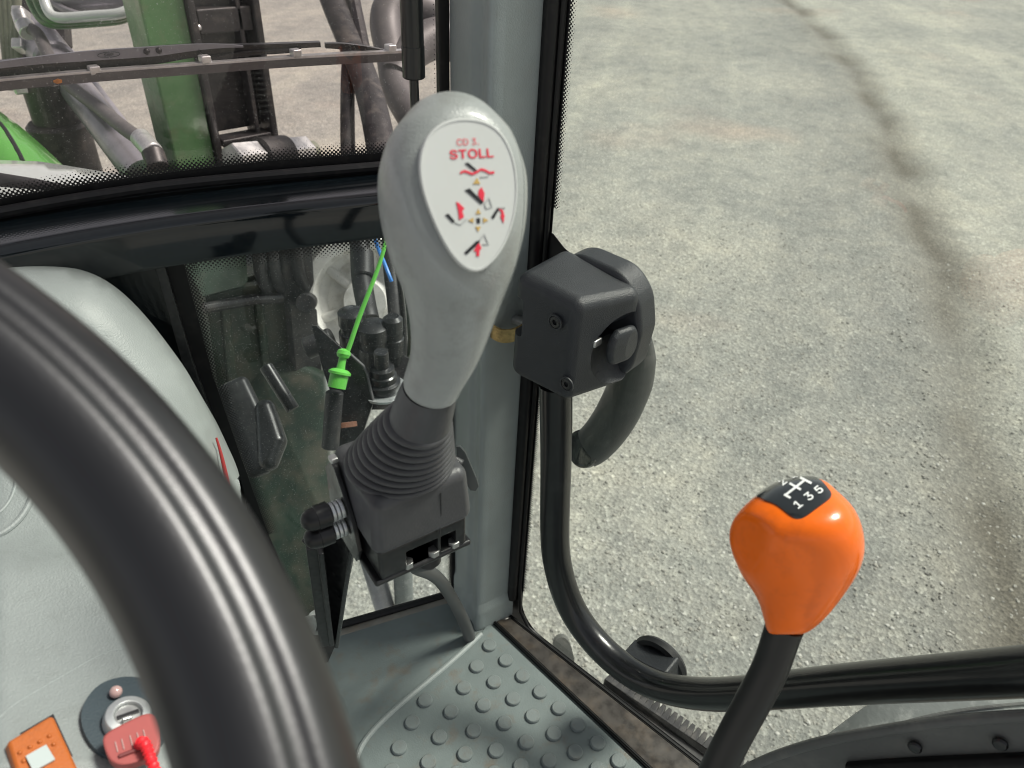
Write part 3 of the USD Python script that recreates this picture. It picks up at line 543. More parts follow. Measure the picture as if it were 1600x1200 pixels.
# lock housing
def dloc(v): return D0*0 + v
lc = lambda x, y, o: dp(x, y, o)
hin = 0.098
A0 = dp(793, 590, hin); A1 = dp(900, 637, hin); A2 = dp(912, 470, hin); A3 = dp(800, 430, hin)
sA = lambda p: ((p-D0) @ DD, p[2], (p-D0) @ DN)
s_a, s_b = sA(A0)[0], sA(A1)[0]; z_lo, z_hi = sA(A1)[1], sA(A2)[1]
s_a = (sA(A0)[0]+sA(A3)[0])/2; s_b = (sA(A1)[0]+sA(A2)[0])/2; z_lo = (sA(A0)[1]+sA(A1)[1])/2; z_hi = (sA(A2)[1]+sA(A3)[1])/2
o0 = 0.022; s_b -= .003
body = rhull([dq(s_a+.012, z_lo+.012, hin-.012), dq(s_b-.016, z_lo+.012, hin-.014), dq(s_b-.016, z_hi-.016, hin-.016), dq(s_a+.012, z_hi-.012, hin-.014), dq(s_a+.012, z_lo+.012, o0+.012), dq(s_b+.002, z_lo+.014, o0+.012), dq(s_b+.002, z_hi-.018, o0+.012), dq(s_a+.012, z_hi-.010, o0+.012)], 0.012, 3)
cut = rhull([dq(s_b+.022, z_lo+.062, o0+.010), dq(s_b-.014, z_lo+.062, o0+.010), dq(s_b+.022, z_hi-.050, o0+.010), dq(s_b-.014, z_hi-.050, o0+.010), dq(s_b+.022, z_lo+.062, hin-.034), dq(s_b-.006, z_lo+.062, hin-.034), dq(s_b+.022, z_hi-.050, hin-.034), dq(s_b-.006, z_hi-.050, hin-.034)], 0.008, 2)
def man(m):
    m = tm(m); m = trimesh.Trimesh(m.vertices, m.faces, process=True); return manifold3d.Manifold(manifold3d.Mesh(np.asarray(m.vertices, np.float32), np.asarray(m.faces, np.uint32)))
scoop = sphere(dq(s_b+.042, (z_lo+z_hi)/2-.010, o0+.026), 0.050, 4, (1, 1, 1))
notch = rbox(dq(s_a, (z_lo+z_hi)/2+.012, hin-.02), (.014, .030, .020), (DD, DN, (0, 0, 1)), .003)
hb = tm(man(body)-man(scoop)-man(cut)-man(notch))
lk = obj('lock_housing', hb, M['bwplast'], dr, smooth=40)
fl_out = [(s_a-.002, z_lo-.002), (s_b+.006, z_lo-.002), (s_b+.018, z_lo+.02), (s_b+.022, z_hi-.05), (s_b+.014, z_hi-.018), (s_b-.006, z_hi+.002), (s_a-.002, z_hi+.004)]
flp = np.array(Polygon(fl_out).buffer(-.01).buffer(.012).exterior.coords)[:-1]
fm = rhull([dq(s, z, o) for s, z in Polygon(fl_out).buffer(-.034).buffer(.028, 12).exterior.coords[:-1] for o in (o0+.003, o0-.016)], 0.006, 2)
obj('lock_flange', fm, M['bwplast'], dr, smooth=40)
for (x, y) in ((868, 503), (886, 600)):
    p = dp(x, y, hin-.001); obj('screw', revolve([(0, -.002), (.0058, -.002), (.0058, .0012), (.0050, .0016), (.0026, .0016), (.0024, -.0008), (0, -.0008)], p, DN, 20), M['black'], lk)
    obj('screw_recess', revolve([(.0062, .0), (.0078, .0), (.0078, .0014), (.0062, .0014), (.0062, 0)], p, DN, 24), M['bwplast'], lk)
lv = dq(s_b+.010, (z_lo+z_hi)/2-.006, o0+.026)
zm_ = (z_lo+z_hi)/2
lvr = rhull([dq(s_b+.012+.003*k, zm_-.004+.0135*sin(t)*(1+.15*sin(t)), o0+.030+.009*cos(t)-.012*k) for t in np.linspace(0, 2*pi, 14) for k in (0, 1)], 0.005, 2)
obj('lock_lever', lvr, M['bwplast'], lk, smooth=45)
obj('lever_arm', rbox(dq(s_b-.010, (z_lo+z_hi)/2+.004, o0+.046), (.012, .006, .004), (DD, DN, (0, 0, 1)), .002), M['steel'], lk)
# outer handle seen through the glass
hp = [dp(1000, 530, -0.020), dp(996, 560, -0.036), dp(985, 600, -0.050), dp(962, 650, -0.050), dp(932, 690, -0.045), dp(917, 700, -0.038)]
oh_ = obj('outer_handle', tube(hp, [.012, .020, .0245, .0255, .025, .0245], 24, 40), pm('handle_grey', (0.045, 0.049, 0.049), 0.42, grain=0.3, gscale=900, var=0.1, dirt=(0.14, 0.14, 0.13), dirt_amt=0.25), dr)
he = spline(hp, 40); ed = unit(he[-1]-he[-3])
ed = unit(ed*.35+unit(CAM-he[-1])*.9-RT*.45)
obj('handle_button', revolve([(0, -.012), (.0185, -.012), (.0235, -.004), (.0195, -.004), (.0245, .001), (.0235, .006), (.021, .0065), (.0195, .0052), (.008, .0075), (0, .008)], he[-1]+ed*.004, ed, 32), M['cap'], oh_)

# ------------------------------------------------------------------ dashboard
def smooth01(t): t = np.clip(t, 0, 1); return t*t*(3-2*t)
hood_o = [(-260, 455), (-120, 425), (0, 412), (60, 412), (110, 418), (150, 430), (185, 452), (215, 480), (245, 515), (275, 555), (298, 590), (322, 640), (336, 672), (348, 715), (358, 765), (372, 850), (385, 930), (300, 960), (-260, 960)]
hd0 = lambda x, y: 0.57 + 0.00012*x + 0.00008*(y-420) 
def hood_d(x, y, e):
    k = np.clip(e/90, 0, 1); return hd0(x, y) + 0.06*(1-math.sqrt(max(0, 1-(1-k)**2))) - 0.02*smooth01(e/300)
hd = thing('instrument_hood', 'pale grey rounded instrument housing behind the steering wheel', 'dashboard', U(100, 700, .62))
obj('housing', patch(closed_spline(hood_o, 160), hood_d, FW*0.03+np.array([0, 0, -.05]), 14, 200), M['hoodgrey'], hd, smooth=True)
seamp = [(298, 596), (302, 640), (308, 680), (322, 720), (338, 790)]
obj('side_strip', tube([U(x, y, hood_d(min(x-10, 345), y, 6)-.001) for x, y in [(338, 684), (346, 712), (352, 738), (360, 775), (368, 820)]], [.001, .0016, .002, .002, .0015], 10, 16), pm('strip_red', (0.33, 0.03, 0.03), 0.5), hd)
con_o = [(-300, 700), (-100, 650), (60, 640), (200, 690), (300, 760), (360, 860), (398, 960), (425, 1080), (440, 1200), (450, 1320), (-300, 1320)]
def con_d(x, y, e):
    base = 0.355 + 0.0000*x + max(0, (1200-y))*0.00028 + 0.00012*max(0, x)
    base += 0.02*(1-smooth01((y-(835-0.10*x+0.0012*max(0,x-60)**2))/60))        # raised shoulder
    k = np.clip(e/40, 0, 1); return base + 0.03*(1-math.sqrt(max(0, 1-(1-k)**2)))
cs_ = thing('dash_console', 'light grey grained console with ignition and hazard switch below the steering wheel', 'console', U(150, 1000, .42))
con = patch(closed_spline(con_o, 160), con_d, np.array([0.0, 0.10, -0.22]), 14, 200)
obj('panel', con, M['dash'], cs_, smooth=True)
seam = spline([(-30, 1150), (0, 1120), (18, 1104), (60, 1078), (110, 1049), (160, 1022), (190, 1014), (230, 1012)], 30)
p, n = raycast(con, seam[:, 0], seam[:, 1]); obj('seam', tube(p+n*-.0002, .00045, 6), M['trim'], cs_)
arc = np.array([(-40+95*cos(t), 745+100*sin(t)) for t in np.linspace(-0.9, 1.2, 30)])
def on_con(q, lift=0.0, m=None):
    p, n = raycast(con if m is None else m, q[:, 0], q[:, 1]); return p+n*lift
obj('gauge_ring', tube(on_con(arc, .0005), .0022, 10), M['dash'], cs_)
obj('gauge_ring', tube(on_con(np.array([(-40+65*cos(t), 745+70*sin(t)) for t in np.linspace(-0.9, 1.2, 30)]), .0), .0012, 10), M['trim'], cs_)
# local frame of the console around the switches
kp, kn = raycast(con, [195, 60, 245, 195], [1120, 1165, 1120, 1070])
CN = unit(np.mean(kn, 0)); KX = unit(kp[2]-kp[0]-CN*((kp[2]-kp[0]) @ CN)); KY = np.cross(CN, KX)
if KY @ UP < 0: KY = -KY
def cpl(x, y, h=0.0): return onplane(x, y, kp[0]+CN*h, CN)
# ignition
ig = thing('ignition_switch', 'round steel ignition lock in a dark blue grey surround', 'ignition lock', kp[0])
ell = np.array([cpl(x, y, .001) for x, y in closed_spline([(126, 1130), (133, 1100), (155, 1075), (190, 1063), (222, 1066), (248, 1085), (262, 1120), (255, 1160), (225, 1185), (180, 1190), (145, 1172)], 48)])
obj('surround', plate(ell, .006, CN), M['escut'], ig)
ringc = cpl(198, 1127, .004); k0 = np.linalg.norm(cpl(234, 1118, .004)-ringc)
obj('collar_ring', revolve([(k0*.45, .0), (k0*1.04, .0), (k0*1.04, .004), (k0*.95, .0065), (k0*.62, .0075), (k0*.57, .0045), (k0*.45, .0045), (k0*.45, 0)], ringc, CN, 40), M['zinc'], ig)
obj('cylinder', revolve([(0, 0), (k0*.55, 0), (k0*.54, .0055), (0, .006)], ringc, CN, 32), M['steel'], ig)
obj('slot', rbox(ringc+CN*.0058, (k0*.48, .0012, .0006), (unit(KX*.9+KY*.42), unit(KY*.9-KX*.42), CN), .0003), M['ink'], ig)
obj('indicator_dot', sphere(cpl(181, 1081, .007), .0033, 3), M['lens'], ig)
# key
kd = unit(KX*.92+KY*.38)                                          # width direction of the key bow
ky = thing('ignition_key', 'faded red plastic ignition key in the lock', 'key', ringc)
bo = np.array([(168, 1150), (196, 1134), (228, 1120), (240, 1122), (248, 1140), (250, 1160), (244, 1180), (222, 1192), (196, 1199), (176, 1194), (166, 1178), (162, 1160)])
bp = [onplane(x, y, ringc+CN*.012, unit(CN*.75+UP*.25-FW*.35)) for x, y in closed_spline(bo, 50)]
kb = plate(bp, .006, unit(CN*.75+UP*.25-FW*.35)); bw_ = obj('bow', kb, pm('key_red_soft', (0.36, 0.085, 0.078), 0.45, var=0.06, edge=0.002), ky)
obj('blade', rbox(ringc+CN*.0065-KY*.004, (k0*.22, .0009, .003), (kd, np.cross(CN, kd), CN), .0005), M['steel'], ky)
for j, x in enumerate((180, 190, 203, 214, 224)):
    y = 1166-(x-180)*.42
    lx = [onplane(x+4*t, y-7+16*t, ringc+CN*.0153, unit(CN*.75+UP*.25-FW*.35)) for t in (0, .5, 1)]
    obj('embossed_line', tube(lx, .0003, 6), M['lens'], bw_)
slt = [onplane(x, y, ringc+CN*.0155, unit(CN*.75+UP*.25-FW*.35)) for x, y in ((186, 1182), (212, 1172), (236, 1160))]
obj('slot', tube(slt, .0011, 8), pm('key_slot', (0.16, 0.03, 0.03), 0.6), bw_)
cd = thing('key_cord', 'bright red ribbed cord hanging from the red key', 'cord', U(230, 1180, .36))
nb_ = unit(CN*.75+UP*.25-FW*.35)
bpl = lambda x, y, h: onplane(x, y, ringc+CN*.012+nb_*(.003+h), nb_)
cdp = spline([bpl(218, 1166, .0), bpl(223, 1160, .004), bpl(229, 1168, .005), bpl(234, 1182, .004), bpl(242, 1203, .004), bpl(252, 1230, .002), bpl(262, 1262, -.004)], 60)
obj('cord', tube(cdp, 0.0026*(1+0.16*np.sin(np.arange(60)*1.6)), 12), M['tagred'], cd)
# hazard rocker
hz = thing('hazard_switch', 'orange rocker switch with a pale square lens', 'switch', cpl(60, 1170))
fr_ = [cpl(x, y, .0) for x, y in ((6, 1163), (83, 1118), (128, 1216), (34, 1262))]
rb = [cpl(x, y, .004) for x, y in ((12, 1166), (79, 1125), (120, 1214), (40, 1258))]
obj('bezel', plate(fr_, .003, CN), M['ink'], hz)
rk_ = obj('rocker', rhull(np.vstack([np.array(rb)+(np.mean(rb, 0)-np.array(rb))*.10, np.array(rb)+(np.mean(rb, 0)-np.array(rb))*.14+CN*.003]), .0022, 2), M['switch'], hz, smooth=50)
obj('lens', plate([cpl(x, y, .0105) for x, y in ((40, 1182), (72, 1164), (86, 1187), (52, 1206))], .001, CN), M['swhite'], rk_)
for x, y in ((31, 1176), (47, 1167), (62, 1159), (77, 1150), (84, 1163), (37, 1189)):
    obj('raised_dot', sphere(cpl(x, y, .0094), .0011, 2), M['switch'], rk_)

# ------------------------------------------------------------------ steering wheel
WC = np.array([-0.180, 0.121, 2.008]); WN = unit([0, -.5, .87]); we1 = np.array([1.0, 0, 0]); we2 = np.cross(WN, we1); WR = 0.2
sw = thing('steering_wheel', 'dark black steering wheel rim with a finger groove, out of focus in front', 'steering wheel', WC)
rm = []
for t in np.linspace(0, 2*pi, 220, endpoint=False):
    rad = cos(t)*we1+sin(t)*we2; ct = WC+rad*WR; ring = []
    for a in np.linspace(0, 2*pi, 48, endpoint=False):
        r = 0.0180
        ga = (a-radians(74)+pi) % (2*pi)-pi
        r *= 1-0.16*math.exp(-(ga/0.10)**2)
        ring.append(ct+rad*r*cos(a)+WN*r*sin(a))
    rm.append(ring)
obj('rim', loft(rm, False, True), M['wheel'], sw, smooth=True)
obj('hub', revolve([(0, -.03), (.05, -.03), (.062, -.02), (.06, -.004), (.03, .004), (0, .005)], WC-WN*.03, WN, 40), M['wheel'], sw)
for t in (radians(90), radians(200), radians(340)):
    rad = cos(t)*we1+sin(t)*we2
    obj('spoke', tube([WC-WN*.035+rad*.04, WC-WN*.03+rad*.1, WC-WN*.012+rad*.16, WC+rad*.192], [.016, .013, .011, .012], 14, 16, squash=.5), M['wheel'], sw)
obj('column', cyl(WC-WN*.05, WC-WN*.33, .032), M['dash'], sw)

# ------------------------------------------------------------------ loader joystick
js = thing('loader_joystick', 'grey loader joystick with white printed face and black ribbed boot', 'joystick', (0.195, 0.33, 1.70))
gst = [(701, 153.5, 5, .352), (701.5, 163, 27, .350), (702.5, 177, 52, .348), (704, 196, 75, .346), (705.5, 217, 93, .345), (706.5, 240, 105, .344), (707.5, 270, 114, .344), (708, 305, 116, .345), (709, 350, 111.5, .349), (710, 396, 100, .356), (710, 432, 86, .364), (708, 470, 73, .373), (704, 508, 63, .384), (698, 540, 56, .395), (688, 571, 49.5, .406), (678, 594, 46, .415), (674, 605, 44.5, .419), (673, 608, 40, .420)]
gst = spline(np.array(gst), 60)
NA = 56; rings = []
ctrs = np.array([U(s[0], s[1], s[3]) for s in gst])
for i, (cx, cy, hw, d) in enumerate(gst):
    b = unit(CAM-ctrs[i]); ax = unit(ctrs[min(i+2, 59)]-ctrs[max(i-2, 0)]) if i > 8 else unit(ctrs[12]-ctrs[4])
    sd = unit(np.cross(ax, b)); fb = np.cross(sd, ax); rr = max(hw, 1)*d/FPX
    th = np.linspace(0, 2*pi, NA, endpoint=False)
    rings.append(ctrs[i] + rr*(np.cos(th)[:, None]*sd + np.sin(th)[:, None]*fb*(1.0 if i < 40 else 1.0)))
grip = loft(rings)
gb = unit(CAM-U(708, 300, .345)); gr = unit(RT-gb*(RT @ gb))
gax = unit(U(711, 420, .357)-U(706, 200, .342)); LN = unit(gb*cos(radians(17))+gr*sin(radians(17))); LN = unit(LN-gax*(LN @ gax)); LN = unit(LN + (-gax)*0.10)
LP = U(708, 300, .345)+LN*(82*.345/FPX)
vv = grip.vertices.copy(); h = (vv-LP) @ LN; soft = .0035
hh = np.where(h > -soft*3, -soft*np.log1p(np.exp(np.clip(-h/soft, -40, 40))), h); vv = vv+np.outer(hh-h, LN); grip.vertices = vv
obj('grip', grip, M['grip'], js, smooth=True)
for jj in (25, 53): obj('parting_line', tube(np.array([grip.vertices[k*NA+jj] for k in range(4, 58)]), .00032, 6), M['grip'], js)
lab_px = closed_spline([(727, 184), (772, 197), (800, 240), (808, 295), (802, 345), (783, 392), (760, 418), (742, 425), (718, 413), (689, 372), (664, 312), (655, 262), (664, 218), (690, 192)], 90)
lpl = lambda x, y, h=0.0: onplane(x, y, LP+LN*h, LN)
def lplate(pts, h, t): return plate([lpl(x, y, h) for x, y in pts], t, LN)
l3 = np.array([lpl(x, y) for x, y in lab_px]); lcen = l3.mean(0)
obj('face_rim', loft([lcen+(l3-lcen)*s+LN*h for s, h in ((1.0, -.006), (1.0, .0002), (0.985, .0010), (0.96, .0011), (0.955, .0004))]), M['label'], js, smooth=40)
fc_ = obj('face_label', loft([lcen+(l3-lcen)*.957+LN*h for h in (-.004, .0007)]), M['label'], js)
Hh = .0010
tx = lambda q: np.array([lpl(x, y, Hh) for x, y in q])
obj('maker_name', text_on(tx, 'STOLL', (737, 240), np.array([1.0, -.045])*1.18, (-.10, -1.0), 13.5), M['red'], fc_, smooth=False)
obj('maker_line', text_on(tx, 'CD 3.', (731, 221.5), np.array([1.0, -.045])*1.0, (-.10, -1.0), 10, False), M['red'], fc_, smooth=False)
def crop(pts, sc=4.8, x0=640, y0=180): return [(x0+x/sc, y0+y/sc) for x, y in pts]
pr = lambda nm, pts, mt, h=.0009: obj(nm, lplate(crop(pts), h, .0003), M[mt], fc_, smooth=False)
pr('bucket_symbol', [(415, 360), (440, 355), (505, 412), (490, 420), (450, 392)], 'ink')
wv = [(380, 432), (410, 418), (435, 425), (470, 440), (500, 428), (535, 405), (565, 412), (600, 432), (635, 428)]
pr('wave_symbol', [(x, y-8) for x, y in wv]+[(x, y+10) for x, y in wv[::-1]], 'red')
pr('bucket_outline', [(530, 460), (590, 455), (592, 462), (530, 468)], 'pgrey')
pr('triangle_symbol', [(475, 515), (505, 470), (530, 515)], 'tan')
pr('bucket_symbol', [(415, 562), (450, 548), (555, 655), (535, 668), (460, 600)], 'ink')
pr('arrow_symbol', [(520, 560), (540, 540), (562, 585), (555, 650), (530, 625), (515, 595)], 'red')
pr('bucket_outline', [(560, 660), (598, 612), (625, 690), (575, 705), (558, 668), (566, 666), (580, 696), (614, 684), (597, 628), (566, 668)], 'pgrey')
pr('bucket_symbol', [(268, 748), (290, 738), (340, 795), (325, 808)], 'ink')
pr('arrow_symbol', [(350, 650), (372, 660), (412, 700), (395, 720), (408, 765), (372, 785), (366, 720)], 'red')
pr('bucket_outline', [(340, 800), (380, 815), (425, 775), (432, 780), (385, 824), (338, 808)], 'pgrey')
pr('bucket_symbol', [(612, 765), (655, 700), (672, 705), (632, 778)], 'ink')
pr('arrow_symbol', [(665, 700), (700, 712), (712, 755), (705, 810), (682, 760), (690, 730)], 'red')
pr('bucket_outline', [(660, 690), (718, 690), (718, 697), (660, 697)], 'pgrey')
for dx, dy in ((0, -62), (0, 62), (-50, 0), (52, 0)):
    a_ = atan2(dy, dx); cx, cy = 515+dx, 788+dy
    pr('direction_symbol', [(cx+24*cos(a_+t), cy+24*sin(a_+t)) for t in (0, 2.2, 4.1)], 'tan')
pr('center_symbol', [(503, 772), (528, 772), (530, 808), (505, 810)], 'ink')
pr('bucket_symbol', [(410, 1030), (500, 945), (525, 940), (525, 955), (430, 1045)], 'ink')
pr('arrow_symbol', [(480, 1020), (518, 950), (540, 1000), (525, 1015), (522, 1058), (500, 1055), (502, 1020)], 'red')
pr('bucket_outline', [(520, 935), (562, 885), (598, 970), (550, 972), (550, 964), (586, 962), (562, 902), (526, 942)], 'pgrey')
# neck, bellows and housing
BC = np.array([0.1965, 0.318, 1.778])
neck = [(672, 606, 43, .421), (667, 622, 46, .427), (661, 642, 48, .434), (655, 664, 49.5, .442)]
def ring_at(cx, cy, hw, d, ax, n=48):
    c_ = U(cx, cy, d); b = unit(CAM-c_); sd = unit(np.cross(ax, b)); fb = np.cross(sd, ax); th = np.linspace(0, 2*pi, n, endpoint=False)
    return c_ + hw*d/FPX*(np.cos(th)[:, None]*sd+np.sin(th)[:, None]*fb)
sax = unit(U(671, 622, .421)-U(656, 690, .450))
obj('neck', loft([ring_at(*s, sax) for s in spline(np.array(neck), 12)]), M['boot'], js, smooth=40)
tb, bb = U(656, 654, .438), U(624, 720, .488)
BX = unit([0.97, -0.12, 0]); BY = np.array([-BX[1], BX[0], 0]); BZ = np.array([0, 0, 1.0])
bel = []
NB = 9
for i in range(NB*8+1):
    t = i/(NB*8); c_ = tb*(1-t)+bb*t; ax = unit(sax*(1-t)+BZ*t); sd = unit(np.cross(BY, ax)); fb = np.cross(ax, sd)
    r = (48*.442/FPX)*(1-t)+.0360*t; r += .0030*(abs(sin(pi*NB*t))**0.55 - .5) ; th = np.linspace(0, 2*pi, 48, endpoint=False)
    bel.append(c_+r*(np.cos(th)[:, None]*sd+np.sin(th)[:, None]*fb))
obj('bellows', loft(bel), M['boot'], js, smooth=55)
bt = bb+[0, 0, .006]
def bq(x, y, z): return bt+BX*x+BY*y+BZ*z
hs = .0345
obj('boot_base', rhull([bq(sx_*(hs-.008), sy_*(hs-.008), -.010) for sx_ in (-1, 1) for sy_ in (-1, 1)]+[bq(sx_*(hs-.006), sy_*(hs-.006), -.040) for sx_ in (-1, 1) for sy_ in (-1, 1)], .008, 2), M['boot'], js, smooth=40)
obj('moulding_line', tube([bq(.012, -hs-.0002, -.012), bq(.0115, -hs-.0009, -.03), bq(.010, -hs-.001, -.05)], .0006, 6), M['rubber'], js)
lowb = tm(man(rbox(bq(.0, .0, -.060), (.033, .033, .014), (BX, BY, BZ), .003))-man(rbox(bq(-.002, -.034, -.064), (.012, .02, .009), (BX, BY, BZ), .001))-man(rbox(bq(.018, -.034, -.063), (.006, .02, .008), (BX, BY, BZ), .001)))
obj('valve_block', lowb, M['black'], js)
obj('base_flange', rbox(bq(0, .002, -.0755), (.037, .035, .0025), (BX, BY, BZ), .002), M['black'], js)
for x in (-.012, .008, .024): obj('flange_bolt', hexnut(bq(x, -.030, -.073), bq(x, -.030, -.068), .0042), M['steel'], js)
obj('cable_gland', cyl(bq(.012, -.006, -.076), bq(.014, -.012, -.104), .0085), M['hose'], js)
# bracket
bk = thing('joystick_bracket', 'black folded steel bracket holding the joystick above the floor', 'bracket', fl(500, 1030))
bx = lambda x, y, d: U(x, y, d)
sp1 = [bq(-.045, .034, -.022), bq(-.045, .030, .004), bq(-.045, -.030, -.05), bq(-.045, -.040, -.06)]
pn = BX
foot = fl(500, 1030); 
xs_ = -hs-.0035
side = [bq(xs_, .034, -.020), bq(xs_, .022, -.006), bq(xs_, .016, -.006), bq(xs_, -.008, -.038), bq(xs_, -.013, -.060), bq(xs_, -.006, -.076), bq(xs_, .034, -.076)]
obj('side_plate', plate(side, .003, BX), M['black'], bk)
obj('top_clip', rbox(bq(xs_-.001, .016, .001), (.0025, .003, .002), (BX, BY, BZ), .001), M['steel'], bk)
def bar(a, b, w, t, nm, mt='black', face=None):
    d_ = unit(np.asarray(b)-a); f_ = unit(CAM-a) if face is None else face; sd = unit(np.cross(d_, f_)); obj(nm, rbox((np.asarray(a)+b)/2, (np.linalg.norm(np.asarray(b)-a)/2, w/2, t/2), (d_, sd, np.cross(d_, sd)), .0012), M[mt], bk)
obj('leg_plate', plate([U(508, 800, .585), U(548, 822, .575), U(552, 850, .580), U(530, 1000, .700), U(500, 1000, .700), U(496, 900, .640)], .004), M['black'], bk)
bar(U(551, 846, .574), U(527, 1004, .694), .004, .012, 'leg_flange')
bar(U(489, 848, .596), U(509, 1000, .694), .012, .014, 'leg_rib')
bar(U(500, 850, .590), U(517, 995, .690), .005, .020, 'leg_rib')
bar(U(478, 838, .600), U(490, 850, .600), .010, .012, 'leg_corner')
obj('foot_plate', plate([U(488, 985, .70), U(512, 985, .705), U(526, 1002, .71), U(512, 1030, .715), U(490, 1040, .71), U(476, 1020, .70)], .005), M['black'], bk)
for zc in (-.034, -.051):
    a0 = bq(xs_, .006, zc); a1 = a0-BX*.030
    obj('bolt_cap', tube([a1+(a0-a1)*t for t in (-.02, .0, .06, .16, .30, .31, .60, .61)], [.001, .0035, .0058, .0075, .0079, .0084, .0084, .007], 22), M['lever'], bk)
    for t in (.64, .74, .84): obj('bolt_thread', cyl(a1+(a0-a1)*t, a1+(a0-a1)*(t+.08), .0068), M['zinc'], bk)
obj('foot_bolt', hexnut(U(484, 975, .672), U(496, 972, .684), .0085), M['zinc'], bk)
obj('foot_washer', cyl(U(495, 972, .682), U(499, 972, .686), .0115), M['zinc'], bk)
tb_ = thing('lever_tab', 'small grey metal tab sticking out right of the joystick boot', 'tab', U(730, 730, .52))
obj('blade', plate([U(x, y, .515+.0002*(y-700)) for x, y in ((713, 697), (719, 697), (727, 706), (745, 748), (748, 759), (743, 766), (735, 765), (727, 752), (716, 735))], .0022), pm('tab_grey', (0.075, 0.083, 0.083), 0.35, metal=0.3, edge=0.0006), tb_)
obj('pin', cyl(U(706, 715, .518), U(722, 725, .517), .003), M['boot'], tb_)
cbl = thing('joystick_cable', 'dark grey cable from the joystick down to the pillar foot', 'cable', U(700, 930, .9))
g_end = bq(.014, -.012, -.104)
obj('sheath', tube([g_end, U(650, 886, .60), U(675, 897, .72), U(697, 920, .88), U(712, 945, 1.0), U(722, 965, 1.04), U(730, 984, 1.07), U(735, 1002, 1.10)], [.0055, .006, .0066, .0072, .0078, .0084, .0088, .009], 16, 60), M['cable'], cbl)

# ------------------------------------------------------------------ gear lever
gl = thing('gear_lever', 'glossy orange gear knob with black shift pattern on a bent black lever', 'gear lever', U(1110, 1210, .47))
kst = [(1262, 740.5, 5, 14), (1258, 743.5, 22, 26), (1252, 752, 40, 42), (1248, 765, 55, 58), (1246, 782, 72, 74), (1243, 802, 87, 88), (1241, 828, 97, 96), (1243, 855, 98, 94), (1246, 880, 92, 86), (1247, 903, 82, 78), (1248, 930, 65, 66), (1243, 958, 50, 52), (1236, 978, 38, 40), (1231, 988, 29, 31), (1229, 991.5, 18, 22)]
kst = spline(np.array(kst, float), 56); kd_ = .42
krings = []
kc = np.array([U(s[0], s[1], kd_+.00003*(s[1]-840)) for s in kst])
tiltk = unit(U(1265, 760, .405)-U(1228, 985, .432))
for i, s in enumerate(kst):
    b = unit(CAM-kc[i]); sd = unit(RT - b*(RT @ b)); fb = b
    th = np.linspace(0, 2*pi, 64, endpoint=False); d = kd_; r = max(s[2], 1)*d/FPX; r2 = max(s[3], 1)*d/FPX
    X, Y = np.cos(th), np.sin(th); e = 2.25; X = np.sign(X)*abs(X)**(2/e); Y = np.sign(Y)*abs(Y)**(2/e)
    krings.append(kc[i]+X[:, None]*sd*r+Y[:, None]*fb*r2)
knob = loft(krings)
def press(mesh, p0, n, soft):
    v = mesh.vertices.copy(); h = (v-p0) @ n; hh = np.where(h > -soft*4, -soft*np.log1p(np.exp(np.clip(-h/soft, -40, 40))), h); mesh.vertices = v+np.outer(hh-h, n)
kb_ = unit(CAM-U(1240, 840, kd_)); kr_ = unit(RT-kb_*(RT @ kb_)); ku_ = np.cross(kb_, kr_)
if ku_ @ UP < 0: ku_ = -ku_
KC = U(1241, 835, kd_); kpx = kd_/FPX
press(knob, KC+(-kr_*62+kb_*57-ku_*8)*kpx, unit(-kr_*.74+kb_*.64-ku_*.18), .0007)          # thumb facet on the left
press(knob, KC+(kb_*58+ku_*66)*kpx, unit(kb_*.66+ku_*.75), .0060)                            # sloping top carrying the pattern
knob = trimesh.Trimesh(knob.vertices, knob.faces, process=False); trimesh.smoothing.filter_taubin(knob, iterations=3)
kb0 = obj('knob', knob, M['orange'], gl, smooth=True)
cap_px = closed_spline([(1184, 775), (1199, 759), (1230, 745.5), (1258, 742), (1282, 751), (1296, 765), (1300, 774), (1294, 782), (1275, 796), (1256, 809), (1244, 811), (1231, 804), (1211, 789), (1192, 782)], 120)
_pc, _nc = raycast(knob, [1243], [782]); _pc, _nc = _pc[0], _nc[0]; KN = unit(_nc+ku_*.5)
tx_ = unit(RT-KN*(RT @ KN)); ty_ = np.cross(KN, tx_)
if ty_ @ UP < 0: ty_ = -ty_
cq = cap_px+(np.array([1243, 782])-cap_px)*.04; p3, _ = raycast(knob, cq[:, 0], cq[:, 1]); okc = ~np.isnan(p3[:, 0])
l2 = np.c_[(p3[okc]-_pc) @ tx_, (p3[okc]-_pc) @ ty_]*1.03; top_ = l2[:, 1] > np.percentile(l2[:, 1], 70)
l2[:, 1] += np.where(top_, .004, 0)*np.clip((l2[:, 1]-np.percentile(l2[:, 1], 70))/.003, 0, 1)
P2 = Polygon(l2).buffer(.0015, 8).buffer(-.0015, 8); P2 = P2 if P2.geom_type == 'Polygon' else max(P2.geoms, key=lambda g: g.area)
b2 = sample_poly(list(P2.exterior.coords), 120); x0, y0, x1, y1 = P2.bounds
g2 = np.array([(x, y) for x in np.arange(x0, x1, .0012) for y in np.arange(y0, y1, .0012) if P2.contains(Point(x, y)) and P2.exterior.distance(Point(x, y)) > .0005]); q2 = np.vstack([b2, g2])
T2 = Delaunay(q2).simplices; T2 = np.array([t for t in T2 if P2.contains(Point(*q2[t].mean(0)))])
